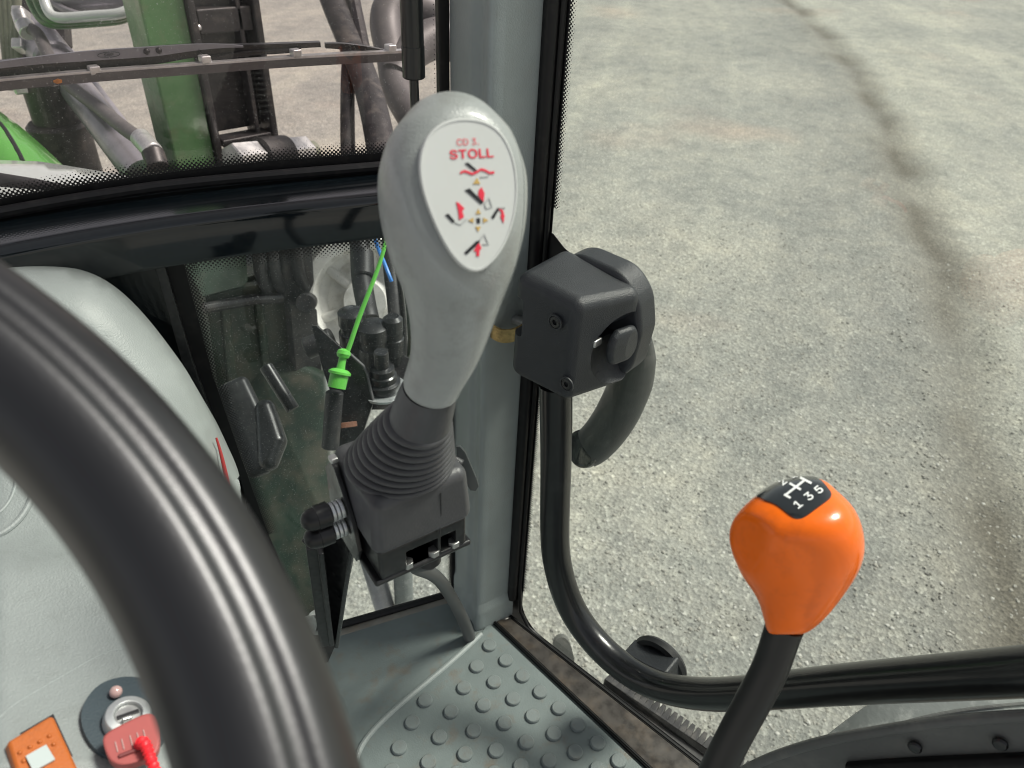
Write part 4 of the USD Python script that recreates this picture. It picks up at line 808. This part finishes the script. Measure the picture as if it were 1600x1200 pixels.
def cast_down(q):
    V, F = np.asarray(knob.vertices), np.asarray(knob.faces); a, e1, e2 = V[F[:, 0]], V[F[:, 1]]-V[F[:, 0]], V[F[:, 2]]-V[F[:, 0]]; h = np.cross(-KN, e2); det = (e1*h).sum(1); det = np.where(abs(det) < 1e-14, 1e-14, det); out = []
    vn = knob.vertex_normals
    for x, y in q:
        o = _pc+tx_*x+ty_*y+KN*.06; s_ = o-a; u = (s_*h).sum(1)/det; c_ = np.cross(s_, e1); v = (c_ @ -KN)/det; t = (e2*c_).sum(1)/det
        ok = (u >= -1e-6) & (v >= -1e-6) & (u+v <= 1+1e-6) & (t > 0)
        if ok.any():
            k = np.where(ok)[0][t[ok].argmin()]; out.append(o-KN*t[k]+KN*.0007)
        else: out.append(_pc+tx_*x+ty_*y)
    return np.array(out)
V2 = cast_down(q2); a2 = np.cross(V2[T2[:, 1]]-V2[T2[:, 0]], V2[T2[:, 2]]-V2[T2[:, 0]]); f2 = a2 @ KN < 0; T2[f2] = T2[f2][:, ::-1]
n_, m_ = len(V2), len(b2); S2 = np.array([x for i in range(m_) for x in ([(i+1) % m_, i, n_+i], [(i+1) % m_, n_+i, n_+(i+1) % m_])])
capm = trimesh.Trimesh(np.vstack([V2, V2[:m_]-KN*.002]), np.vstack([T2, S2]), process=False); trimesh.repair.fix_normals(capm)
obj('pattern_plate', capm, M['cap'], kb0, smooth=40)
on_k = lambda q: (lambda pn_: np.where(np.isnan(pn_[0]), KC+ku_*70*kpx, pn_[0]+pn_[1]*.0011))(raycast(knob, q[:, 0], q[:, 1]))
c8 = lambda x, y: np.array([1130+x/6.957, 720+y/6.957])
for t, x, y, hx in (('1', 812, 488, 15), ('3', 930, 400, 15), ('5', 1036, 328, 14.5), ('2', 648, 242, 14)):
    obj('gear_number', text_on(on_k, t, c8(x, y), np.array([.80, -.60])*(.95), np.array([-.72, -.66])*.86, hx), M['white'], kb0, smooth=False)
obj('gear_number', text_on(on_k, '4', c8(770, 190), np.array([.80, -.40])*(.9), np.array([-.75, -.30])*.86, 12), M['white'], kb0, smooth=False)
def kline(a_, b_, w):
    a_, b_ = c8(*a_), c8(*b_); d_ = (b_-a_)/np.linalg.norm(b_-a_); n_ = np.array([-d_[1], d_[0]])*w/2; pts = []
    ts = np.linspace(0, 1, 8); q_ = np.array([a_+(b_-a_)*t+n_ for t in ts]+[a_+(b_-a_)*t-n_ for t in ts]); P3 = on_k(q_)
    m_ = trimesh.Trimesh(P3, [[i, i+1, 9+i] for i in range(7)]+[[i, 9+i, 8+i] for i in range(7)], process=False)
    if m_.face_normals.mean(0) @ kb_ < 0: m_.invert()
    obj('gate_line', m_, M['white'], kb0, smooth=False)
for a_, b_ in (((672, 395), (895, 222)), ((665, 382), (735, 420)), ((725, 262), (845, 330)), ((838, 200), (960, 262))): kline(a_, b_, 3.6)
lvp = [U(1228, 975, .432), U(1217, 1005, .437), U(1205, 1040, .443), U(1188, 1075, .449), U(1168, 1112, .456), U(1145, 1155, .463), U(1120, 1205, .472), U(1085, 1285, .49), U(1050, 1420, .53)]
obj('lever_rod', tube(lvp, [.0108, .0106, .0106, .0106, .0106, .0108, .011, .011, .011], 24, 60), M['lever'], gl)

# ------------------------------------------------------------------ fender at the lower right
fe = thing('inner_fender', 'dark grey plastic fender liner with two bolts at the lower right', 'fender', U(1450, 1190, .5))
arc_px = [(1090, 1262), (1166, 1201), (1234, 1172), (1300, 1154), (1350, 1145), (1444, 1130), (1520, 1122), (1600, 1117), (1760, 1112)]
fpn = np.array([unit([-0.97, -0.20, 0.12])]); fP0 = U(1444, 1131, .53)
fpl = lambda x, y, o=0.0: onplane(x, y, fP0+fpn[0]*o, fpn[0])
arcs = spline(np.array(arc_px, float), 40)
A_ = [fpl(x, y) for x, y in arcs]
obj('liner', plate(A_+[A_[-1]+np.array([0, 0, -.4]), A_[0]+np.array([0, 0, -.4])], .006, fpn[0]), pm('liner_plastic', (0.085, 0.088, 0.084), 0.5, grain=0.4, gscale=350, var=0.14, vscale=12, dirt=(0.18, 0.17, 0.15), dirt_amt=0.3, dirt_scale=24, edge=0.002), fe)
obj('rolled_edge', tube(np.array(A_)+fpn[0]*.001, .0042, 12), M['fender'], fe)
for x, y in ((1430, 1166), (1563, 1161)):
    obj('bolt', revolve([(0, 0), (.0048, 0), (.0048, .0018), (.0036, .0032), (0, .0036)], fpl(x, y, .003), fpn[0], 20), M['black'], fe)
obj('lower_band', tube([fpl(1330, 1206, .004), fpl(1450, 1199, .004), fpl(1600, 1194, .004), fpl(1750, 1190, .004)], .0075, 12, 20), M['seal'], fe)
of = thing('rear_fender', 'dusty grey rear mudguard outside the door glass', 'fender', U(1480, 1120, .9))
oarc = [(1255, 1178), (1310, 1136), (1365, 1098), (1420, 1072), (1500, 1050), (1600, 1036), (1760, 1022)]
od = .66
Ao = spline(np.array([U(x, y, od+.00004*(1600-x)) for x, y in oarc]), 40)
wdir = unit([-0.9, -0.13, -0.42])
Rg = [[p, p+wdir*.10, p+wdir*.10-[0, 0, .012], p-[0, 0, .012]] for p in Ao]
obj('top_skin', loft(Rg), M['fender2'], of, smooth=40)
obj('outer_skirt', loft([[p, p+[0.006, 0, 0], p+[0.006, 0, -.3], p+[0, 0, -.3]] for p in Ao]), M['fender2'], of, smooth=40)
obj('crease', tube(np.array([p+wdir*.045+[0, 0, .0012] for p in Ao]), .0016, 8), M['fender'], of)

# step outside below the door
stp = thing('entry_step', 'black serrated step edge outside below the door', 'step', dp(1030, 1130))
e_a, e_b = onz(946, 1064, 1.02), onz(1134, 1192, 1.02)
ed_ = unit(e_b-e_a); Ls = np.linalg.norm(e_b-e_a)*1.25; en = np.array([ed_[1], -ed_[0], 0]); en = en if en[0] > 0 else -en
obj('tread_plate', rbox((e_a+ed_*Ls/2)-en*.05+[0, 0, -.01], (Ls/2, .045, .006), (ed_, en, (0, 0, 1)), .002), M['satin'], stp)
for i in range(26):
    p = e_a+ed_*Ls*(i+.5)/26
    obj('tooth', hull(np.array([p+ed_*x+en*y+[0, 0, z] for x, y, z in ((-.006, -.006, -.012), (.006, -.006, -.012), (-.003, .024, -.010), (.003, .024, -.010), (-.006, -.004, .010), (.006, -.004, .010), (-.003, .022, .006), (.003, .022, .006))])), M['satin'], stp)
sb = thing('step_bracket', 'small grey rounded bracket outside beside the sill', 'bracket', onz(878, 1010, 1.0))
bpx = closed_spline([(864, 1012), (866, 1000), (875, 993), (885, 996), (893, 1012), (897, 1032), (895, 1050), (880, 1046), (868, 1030)], 30)
obj('lug', plate([U(x, y, 1.28) for x, y in bpx], .02), M['fender'], sb)

# ------------------------------------------------------------------ outside: loader and bonnet in front of the cab
def atY(x, y, Y): r = ray(x, y); return CAM+r*((Y-CAM[1])/r[1])
ml = thing('loader_mast', 'green and black steel loader mast standing in front of the windscreen', 'loader mast', (0.54, 1.55, 0.6))
YM = 1.5
xg0, xg1, xg2, xg3 = atY(216, 0, YM)[0], atY(287, 0, YM)[0], atY(300, 0, YM)[0], atY(402, 0, YM)[0]
def vbox(x0, x1, y0, y1, z0, z1, r=.004): return rbox(((x0+x1)/2, (y0+y1)/2, (z0+z1)/2), ((x1-x0)/2, (y1-y0)/2, (z1-z0)/2), None, r)
zmid = atY(300, 262, YM)[2]
obj('green_plate', vbox(xg0, xg1, YM-.002, YM+.10, .55, 2.3), M['green'], ml)
obj('left_web', vbox(xg1+.001, xg2, YM-.012, YM+.12, .55, 2.3), M['satin'], ml)
obj('channel_back', vbox(xg2+.001, xg3-.016, YM+.03, YM+.045, zmid+.05, 2.3), M['satin'], ml)
obj('right_flange', vbox(xg3-.015, xg3, YM-.012, YM+.12, .55, 2.3), M['satin'], ml)
obj('inner_rib', vbox(xg3-.045, xg3-.036, YM-.004, YM+.029, 1.3, 2.3, .002), M['satin'], ml)
obj('cross_plate', vbox(xg2+.002, xg3-.016, YM-.004, YM+.028, atY(330, 42, YM)[2]-.012, atY(330, 22, YM)[2]+.01), M['satin'], ml)
obj('shelf', vbox(xg2+.002, xg3-.016, YM-.014, YM+.03, zmid+.03, zmid+.046), M['satin'], ml)
obj('rivet', sphere(atY(310, 43, YM-.002), .006, 2), M['steel'], ml)
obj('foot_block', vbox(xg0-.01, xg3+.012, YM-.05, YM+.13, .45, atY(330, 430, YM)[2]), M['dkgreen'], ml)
# name plate low on the mast
npz = [atY(x, y, YM-.09) for x, y in ((286, 408), (383, 396), (386, 438), (378, 446), (316, 462))]
obj('name_plate', plate(npz, .006, (0, -1, 0)), M['plategreen'], ml)
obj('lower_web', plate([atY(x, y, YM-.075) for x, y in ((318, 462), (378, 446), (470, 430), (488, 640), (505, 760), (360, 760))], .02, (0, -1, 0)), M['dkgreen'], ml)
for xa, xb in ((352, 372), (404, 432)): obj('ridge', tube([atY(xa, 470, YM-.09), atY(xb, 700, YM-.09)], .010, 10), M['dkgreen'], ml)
obj('ledge', tube([atY(318, 482, YM-.10), atY(395, 468, YM-.10), atY(440, 466, YM-.10)], .012, 10), M['satin'], ml)
obj('lower_post', plate([atY(x, y, YM-.11) for x, y in ((448, 470), (490, 480), (530, 980), (480, 980), (470, 700))], .03, (0, -1, 0)), M['satin'], ml)
obj('valve_body', rhull([atY(x, y, YM-.09+k) for x, y in ((440, 372), (478, 372), (482, 440), (470, 466), (446, 462)) for k in (0, .05)], .012, 2), M['satin'], ml)
for x_ in (402, 424, 462): obj('hose_elbow', tube([atY(x_-6, 350, YM-.12), atY(x_, 385, YM-.13), atY(x_+4, 420, YM-.12), atY(x_+16, 450, YM-.09)], .013, 12, 20), M['hose'], ml)
obj('pivot_pin', cyl(atY(482, 470, YM-.02), atY(478, 474, YM-.17), .022), M['satin'], ml)
# pipe union with hexagon nuts
pu = thing('pipe_union', 'silver hexagon nuts on a black hose joint at the foot of the mast', 'pipe union', atY(430, 240, 1.42))
ua, ub = atY(362, 252, 1.40), atY(488, 238, 1.46)
L_ = lambda t: ua+(ub-ua)*t
obj('nut', hexnut(L_(0.0), L_(.33), .034), M['zinc'], pu); obj('hose_joint', cyl(L_(.30), L_(.66), .040), M['hose'], pu); obj('nut', hexnut(L_(.64), L_(.92), .035), M['zinc'], pu); obj('collar', cyl(L_(.91), L_(1.02), .024), M['olive'], pu)
# hydraulic cylinder
hc = thing('hydraulic_cylinder', 'grey hydraulic cylinder slanting down in front of the mast', 'hydraulic cylinder', U(240, 270, 1.3))
ca, cb = U(55, 55, 1.75), U(245, 300, 1.30)
obj('barrel', cyl(ca, ca+(cb-ca)*.97, .033), M['cylpaint'], hc); obj('gland', cyl(ca-(cb-ca)*.02, ca+(cb-ca)*.22, .045), M['cylpaint'], hc)
obj('green_band', cyl(ca+(cb-ca)*.93, cb, .036), M['dkgreen'], hc)
ha, hb_ = U(42, 45, 1.58), U(222, 218, 1.25)
obj('hose', tube([ha, U(60, 55, 1.56), U(78, 92, 1.52), U(105, 130, 1.46), U(150, 165, 1.38), U(190, 197, 1.30), hb_], .0125, 14, 40), M['ghose'], hc)
obj('ferrule', cyl(U(218, 214, 1.255), U(240, 238, 1.235), .0165), M['zinc'], hc); obj('elbow', cyl(U(238, 236, 1.237), U(247, 262, 1.235), .018), M['satin'], hc)
obj('fitting', cyl(U(30, 20, 1.59), U(36, 38, 1.585), .016), M['zinc'], hc); obj('fitting', cyl(U(38, 38, 1.58), U(46, 52, 1.575), .019), M['zinc'], hc)
# second tube parallel
ro_ = thing('lift_rod', 'bright grey round lift rod behind the hydraulic cylinder', 'rod', U(110, 90, 1.8))
obj('rod', cyl(U(85, 60, 1.9), U(262, 300, 1.46), .021), M['cylpaint'], ro_)
# dark post with collar
dpst = thing('support_post', 'dusty black round post with a wider sleeve left of the hydraulic cylinder', 'post', U(90, 250, 1.5))
pv = U(88, 190, 1.6)
obj('upper_tube', cyl([pv[0], pv[1], pv[2]-.02], [pv[0], pv[1], U(88, 112, 1.6)[2]], .045), M['satin'], dpst); obj('sleeve', cyl([pv[0], pv[1], .6], pv, .062), M['satin'], dpst)
obj('clip', rbox([pv[0]-.05, pv[1]-.02, pv[2]+.10], (.012, .012, .03), None, .004), M['zinc'], dpst)
# vertical pipes at far left
vp = thing('hydraulic_pipes', 'bundle of olive steel pipes at the left edge of the windscreen', 'pipes', U(20, 60, 1.7))
for i, (x0, x1) in enumerate(((3, 12), (11, 18), (19, 24), (27, 29))):
    obj('pipe', tube([U(x0-3, -40, 1.66), U(x0, 20, 1.68), U(x1, 110, 1.72), U(x1+2, 140, 1.73)], .0095, 12, 20), M['olive'], vp)
for x, y in ((33, 72), (33, 22)): obj('pipe_clamp', rbox(U(x, y, 1.66), (.012, .012, .018), (RT, UP, FW), .004), M['zinc'], vp)
obj('mounting_plate', plate([U(x, y, 1.80) for x, y in ((22, -30), (100, -30), (108, 70), (70, 110), (26, 140))], .03), M['satin'], vp)
# green guard pipes and silver drum
gp = thing('guard_pipes', 'three bent green pipes under the silver drum', 'pipes', U(130, 30, 1.5))
for k in range(3):
    o = 8*k
    obj('pipe', tube([U(28+o*1.5, -45, 1.55-.012*k), U(44+o*1.4, -10, 1.55-.012*k), U(57+o*1.25, 18+o*.1, 1.55-.012*k), U(72+o, 34-o*.45, 1.55-.012*k), U(100+o*.6, 37.5-o*.62, 1.55-.012*k), U(150, 34-o*.6, 1.55-.012*k), U(190, 29-o*.55, 1.55-.012*k), U(205, 20-o*.6, 1.56-.012*k), U(208, 2-o, 1.58)], .0105, 12, 50), M['ggrey'] if k == 2 else M['green'], gp)
sd_ = thing('silver_drum', 'silver grey metal drum with a black end plate above the green pipes', 'drum', U(150, 0, 1.6))
obj('drum', cyl(U(70, -8, 1.64), U(208, -16, 1.62), .046), M['cylpaint'], sd_)
obj('shoulder', tube([U(72, -10, 1.62), U(120, 22, 1.60), U(205, 20, 1.59)], .008, 10, 20), M['cylpaint'], sd_)
obj('end_plate', plate([U(x, y, 1.59) for x, y in ((207, -40), (217, -40), (218, 22), (212, 22), (208, 12))], .02), M['hose'], sd_)
# bonnet
bn = thing('bonnet', 'glossy green tractor bonnet with a seam at the left edge', 'bonnet', U(40, 240, 1.15))
bo_ = [(-260, 60), (-120, 110), (-40, 150), (0, 174), (30, 196), (60, 222), (85, 245), (100, 262), (60, 330), (-260, 330)]
def bn_d(x, y, e): k = np.clip(e/60, 0, 1); return 1.22+.0004*(200-y)*.5+.10*(1-math.sqrt(max(0, 1-(1-k)**2)))
bnm = patch(bo_, bn_d, FW*.25+np.array([0, 0, -.1]), 12, 120); obj('shell', bnm, M['hood'], bn, smooth=True)
sq = spline([(-30, 175), (0, 193), (14, 212), (26, 232), (36, 252)], 20); p, n = raycast(bnm, sq[:, 0], sq[:, 1]); obj('seam', tube(p, .0035, 8), M['ink'], bn)
cw = thing('scuttle_cover', 'pale shiny scuttle cover between bonnet and windscreen', 'cover', U(80, 270, 1.0))
co_ = [(-260, 225), (-100, 238), (0, 250), (60, 252), (100, 258), (160, 268), (215, 278), (230, 286), (205, 320), (-260, 420)]
def cw_d(x, y, e): t = (y-250-.1*max(0, x))/50; return .90-.05*smooth01(t)+.05*(1-math.sqrt(max(0, 1-(1-np.clip(e/16, 0, 1))**2)))
obj('cover', patch(co_, cw_d, FW*.08+np.array([0, 0, -.05]), 8, 140), M['ggrey'], cw, smooth=True)
obj('rubber_strip', tube([U(-100, 272, .868), U(0, 284, .862), U(60, 290, .860), U(110, 296, .858)], [.012, .011, .008, .004], 12, 24), M['hose'], cw)
# black bars and grey pipe on the right of the windscreen
yb = thing('mirror_arm', 'black double bar arm reaching down right of the mast', 'arm', U(570, 250, 1.3))
obj('main_bar', tube([U(505, -50, 1.5), U(520, 0, 1.47), U(545, 60, 1.42), U(572, 130, 1.36), U(588, 190, 1.30), U(600, 260, 1.24), U(606, 330, 1.18)], .026, 14, 40, squash=.6), M['satin'], yb)
obj('thin_bar', tube([U(545, -40, 1.5), U(556, 20, 1.46), U(566, 70, 1.42), U(574, 120, 1.38)], .014, 10, 20), M['satin'], yb)
obj('straight_bar', tube([U(545, 95, 1.40), U(543, 160, 1.36), U(544, 250, 1.30), U(546, 330, 1.24)], .0135, 10, 20, squash=.7), M['satin'], yb)
gpp = thing('grey_duct', 'thick bent dark grey plastic duct behind the gas strut', 'duct', U(620, 100, 1.5))
obj('duct', tube([U(760, 70, 1.72), U(690, 30, 1.66), U(640, 8, 1.62), U(612, 12, 1.60), U(604, 45, 1.585), U(612, 90, 1.56), U(618, 130, 1.54), U(640, 175, 1.50), U(680, 240, 1.46), U(700, 330, 1.42)], [.035, .037, .038, .038, .034, .032, .032, .033, .035, .036], 22, 70), M['ghose'], gpp)
obj('duct_branch', tube([U(618, 120, 1.54), U(650, 75, 1.58), U(690, 60, 1.62), U(760, 90, 1.7)], [.034, .040, .045, .048], 20, 30), M['ghose'], gpp)
rp_ = thing('red_panel', 'dull red brown panel glimpsed beside the gas strut', 'panel', U(680, 30, 1.9))
obj('panel', rbox(U(672, 26, 1.85), (.045, .05, .02), (RT, UP, FW), .006), M['redbrown'], rp_)
# wiper
wp = thing('windscreen_wiper', 'black windscreen wiper with metal blade across the windscreen', 'wiper', U(300, 100, .78))
wcurve = lambda x, y, o=.046: None
def on_ws(x, y, o):
    r = ray(x, y); cu = fcurve(0, o, 500)[:, :2]; k = np.argmin(np.abs(np.arctan2(cu[:, 0], cu[:, 1])-math.atan2(r[0], r[1]))); t = np.linalg.norm(cu[k])/np.linalg.norm(r[:2]); return CAM+r*t
def flat(pts, o, hh_, th_, n=40):
    P = spline(np.array([on_ws(x, y, o) for x, y in pts]), n); hs_ = np.interp(np.linspace(0, 1, n), np.linspace(0, 1, len(np.atleast_1d(hh_))), np.atleast_1d(hh_))
    G = np.gradient(P, axis=0); R = []
    for p_, g_, h_ in zip(P, G, hs_):
        nn = unit(np.cross([0, 0, 1], g_)); R.append([p_+[0, 0, h_]+nn*th_, p_+[0, 0, -h_]+nn*th_, p_+[0, 0, -h_]-nn*th_, p_+[0, 0, h_]-nn*th_])
    return loft(R)
obj('rubber_blade', flat([(-80, 143), (0, 134), (150, 120), (300, 109), (450, 98), (560, 92), (628, 88)], .090, .0036, .003), M['ghose'], wp)
obj('blade_rail', flat([(-80, 134), (0, 125), (150, 111.5), (300, 101), (450, 90), (560, 83.5), (628, 80)], .092, .0016, .004), M['zinc'], wp)
obj('wiper_arm', flat([(-80, 116), (0, 107), (60, 101), (120, 97), (180, 91), (240, 86), (300, 79), (380, 74.5), (440, 71.5), (500, 68.5)], .106, [.0060, .0060, .0060, .0068, .0072, .0070, .0050, .0032, .0026, .0022], .004), M['black'], wp)
obj('arm_flange', flat([(-80, 110), (0, 101), (60, 94), (120, 88.5), (180, 84), (240, 80), (300, 74), (380, 72.5)], .100, [.0022, .0026, .0030, .0040, .0042, .0040, .0026, .0008], .0015), pm('arm_sheen', (0.22, 0.23, 0.26), 0.3, metal=0.5), wp)
obj('yoke', flat([(312, 84), (320, 92), (345, 90), (380, 84), (440, 80), (470, 76)], .098, [.0045, .0022, .0018, .0016, .0016, .0014], .003, 24), M['black'], wp)
obj('yoke_tip', flat([(508, 71), (530, 71.5), (570, 75), (605, 79.5)], .098, [.0022, .0028, .0022, .0008], .003, 24), M['black'], wp)
for x, y in ((147, 109), (320, 92.5), (462, 82.5), (610, 75)): obj('claw', rbox(on_ws(x, y, .092), (.0045, .005, .0035), None, .001), M['zinc'], wp)
for x in (229, 248): obj('rivet', sphere(on_ws(x, 80.5-(x-229)*.08, .0978), .0028, 2), M['ink'], wp)
lo_ = [on_ws(170+17.5*cos(t), 85.5+4.2*sin(t)-1.3*cos(t), .0968) for t in np.linspace(0, 2*pi, 40, endpoint=False)]
obj('oval_logo', tube(lo_, .0003, 6, closed=True), M['dkblue'], wp)
tw = lambda q: np.array([on_ws(x, y, .0968) for x, y in q])
obj('logo_letters', text_on(tw, 'SWF', (170, 85.5), np.array([1.25, -.08]), (0, -1.0), 4.2), M['dkblue'], wp, smooth=False)
obj('stuck_leaf', plate([on_ws(x, y, .0865) for x, y in ((83, 126), (90, 123), (97, 125), (97, 129), (90, 131), (84, 129))], .001), M['leaf'], wp)

# ------------------------------------------------------------------ seen through the lower window
fwh = thing('cast_disc', 'pale grey cast disc with raised ribs behind the hydraulic hoses', 'wheel disc', U(560, 480, 1.72))
wc_ = U(575, 470, 1.75); wa = unit(CAM-wc_+np.array([-.6, 0, 0]))
obj('disc', revolve([(0.0, .03), (.05, .03), (.06, .0), (.10, -.012), (.118, .0), (.125, .028), (.150, .032), (.158, .012), (.165, -.01), (.195, -.012), (.205, .02), (.225, .022), (.23, -.06), (0.0, -.06)], wc_, wa, 64), M['cast'], fwh, smooth=40)
wx = unit(np.cross(wa, [0, 0, 1])); wy = np.cross(wa, wx)
for k in range(6):
    t = k*2*pi/6+.45; d_ = cos(t)*wx+sin(t)*wy
    obj('rib', rbox(wc_+d_*.088-wa*.004, (.036, .011, .010), (d_, np.cross(wa, d_), wa), .008), M['cast'], fwh)
    obj('bolt', hexnut(wc_+(cos(t+.5)*wx+sin(t+.5)*wy)*.180-wa*.012, wc_+(cos(t+.5)*wx+sin(t+.5)*wy)*.180+wa*.004, .010), M['zinc'], fwh)
hs_t = thing('hydraulic_hoses', 'black ribbed hydraulic hoses above the couplings behind the lower window', 'hoses', U(580, 450, 1.2))
obj('hose', tube([U(560, 330, 1.32), U(563, 400, 1.28), U(566, 440, 1.25), U(578, 500, 1.21)], [.0175, .0175, .0175, .016], 16, 30), M['hose'], hs_t)
obj('hose_sleeve', cyl(U(566, 395, 1.275), U(568, 436, 1.25), .0195), M['hose'], hs_t)
obj('hose', tube([U(612, 330, 1.34), U(612, 420, 1.28), U(618, 470, 1.25), U(622, 560, 1.2)], .015, 14, 30), M['hose'], hs_t)
obj('hose', tube([U(640, 330, 1.30), U(642, 420, 1.26), U(650, 480, 1.22), U(652, 560, 1.18)], .017, 14, 30), M['dkgreen'], hs_t)
bc = thing('blue_cable', 'thin blue cable beside the hydraulic hoses', 'cable', U(605, 420, 1.2))
obj('wire', tube([U(582, 340, 1.25), U(588, 380, 1.22), U(598, 405, 1.20), U(606, 425, 1.19), U(612, 440, 1.19)], .0032, 8, 20), M['blue'], bc)
cp = thing('coupling_block', 'black hydraulic quick couplings on a steel bracket', 'couplings', U(600, 560, 1.15))
for x, y, r, y2 in ((556, 500, .022, 560), (588, 488, .026, 580), (618, 500, .016, 570)):
    q0, q1 = U(x, y2, 1.17), U(x, y, 1.19); q1 = np.array([q0[0], q0[1], q1[2]])
    obj('coupling', revolve([(0, 0), (r*.9, 0), (r*.9, .02), (r, .022), (r, .05), (r*.86, .052), (r*.86, .062), (r*.95, .064), (r*.95, .085), (r*.6, .09), (0, .09)], q0, (0, 0, 1), 28), M['black'], cp)
q0 = U(598, 588, 1.10)
obj('stud_bolt', revolve([(0, -.02), (.026, -.02), (.026, -.008), (.021, -.006), (.021, .004), (.018, .006), (.018, .016), (.011, .018), (.011, .042), (.010, .044), (0, .044)], q0, (0, 0, 1), 28), M['black'], cp)
obj('washer', revolve([(0, 0), (.036, 0), (.036, .004), (0, .005)], q0-[0, 0, .026], (0, 0, 1), 30), M['zinc'], cp)
obj('bracket_plate', plate([U(x, y, 1.08+.0001*(y-500)) for x, y in ((488, 508), (496, 509), (522, 532), (572, 575), (578, 590), (585, 625), (560, 700), (524, 700), (520, 620), (505, 575))], .009), M['black'], cp)
obj('plate_edge', tube([U(x, y, 1.076+.0001*(y-500)) for x, y in ((540, 547), (568, 572), (574, 584), (583, 625))], .0022, 8), M['ghose'], cp)
obj('cross_tube', cyl(U(478, 545, 1.12), U(520, 528, 1.12), .017), M['satin'], cp)
obj('rear_plate', plate([U(x, y, 1.16) for x, y in ((530, 520), (556, 512), (640, 560), (640, 640), (560, 640), (535, 570))], .008), M['satin'], cp)
obj('sleeve_band', cyl(U(613, 500, 1.175), U(614, 530, 1.17), .012), M['cast'], cp)
obj('band', cyl(U(613, 505, 1.17), U(613.5, 511, 1.168), .0135), M['blue'], cp)
dc = thing('dust_cap', 'bright green plastic dust cap with long tether behind the lower window', 'dust cap', U(528, 590, 1.0))
dz = 1.02
c0, c1 = U(526, 606, dz), U(532, 577, dz)
dx_ = unit(c1-c0); hL = np.linalg.norm(c1-c0)
obj('cap', revolve([(0, 0), (.0125, 0), (.0128, hL*.7), (.0155, hL*.74), (.0155, hL*.86), (.011, hL*.99), (.006, hL*1.03), (.0055, hL*1.25), (.0052, hL*1.6), (.008, hL*1.65), (.0098, hL*1.82), (.0085, hL*2.0), (.004, hL*2.1), (0, hL*2.12)], c0, dx_, 28), M['capgreen'], dc)
obj('tether', tube([U(541, 553, dz), U(548, 535, dz), U(558, 505, dz), U(575, 460, dz), U(592, 415, dz), U(601, 385, dz), U(604, 370, dz)], [.0035, .0034, .0034, .0032, .003, .0028, .0028], 10, 40), M['capgreen'], dc)
rs = thing('plug_stub', 'black coupling stub hanging under the green dust cap', 'coupling', U(523, 640, 1.05))
obj('stub', cyl(U(516, 700, 1.06), U(523, 612, 1.04), .0125), M['hose'], rs); obj('rust_ring', cyl(U(540, 660, 1.07), U(541, 668, 1.07), .016), M['rust'], rs)
lm = thing('work_lamp', 'dark rounded lamp housing low behind the lower window', 'lamp housing', U(400, 640, 1.1))
obj('housing', rhull([U(352, 612, 1.16), U(378, 600, 1.17), U(402, 650, 1.15), U(412, 730, 1.12), U(398, 735, 1.12), U(372, 660, 1.15)], .012, 2), M['black'], lm)
obj('lens_bowl', rhull([U(415, 640, 1.15), U(432, 690, 1.13), U(420, 720, 1.12)], .016, 3), M['black'], lm)
obj('strut', cyl(U(415, 572, 1.2), U(458, 640, 1.2), .011), M['black'], lm)
pts_ = thing('axle_posts', 'grey green steel posts seen low through the lower window', 'posts', U(600, 920, 1.4))
for x0, x1, r in ((572, 606, .022), (628, 632, .020)):
    obj('post', cyl(U(x0, 850, 1.5), U(x1, 965, 1.62), r), M['fender2'] if x0 == 628 else M['cylpaint'], pts_)
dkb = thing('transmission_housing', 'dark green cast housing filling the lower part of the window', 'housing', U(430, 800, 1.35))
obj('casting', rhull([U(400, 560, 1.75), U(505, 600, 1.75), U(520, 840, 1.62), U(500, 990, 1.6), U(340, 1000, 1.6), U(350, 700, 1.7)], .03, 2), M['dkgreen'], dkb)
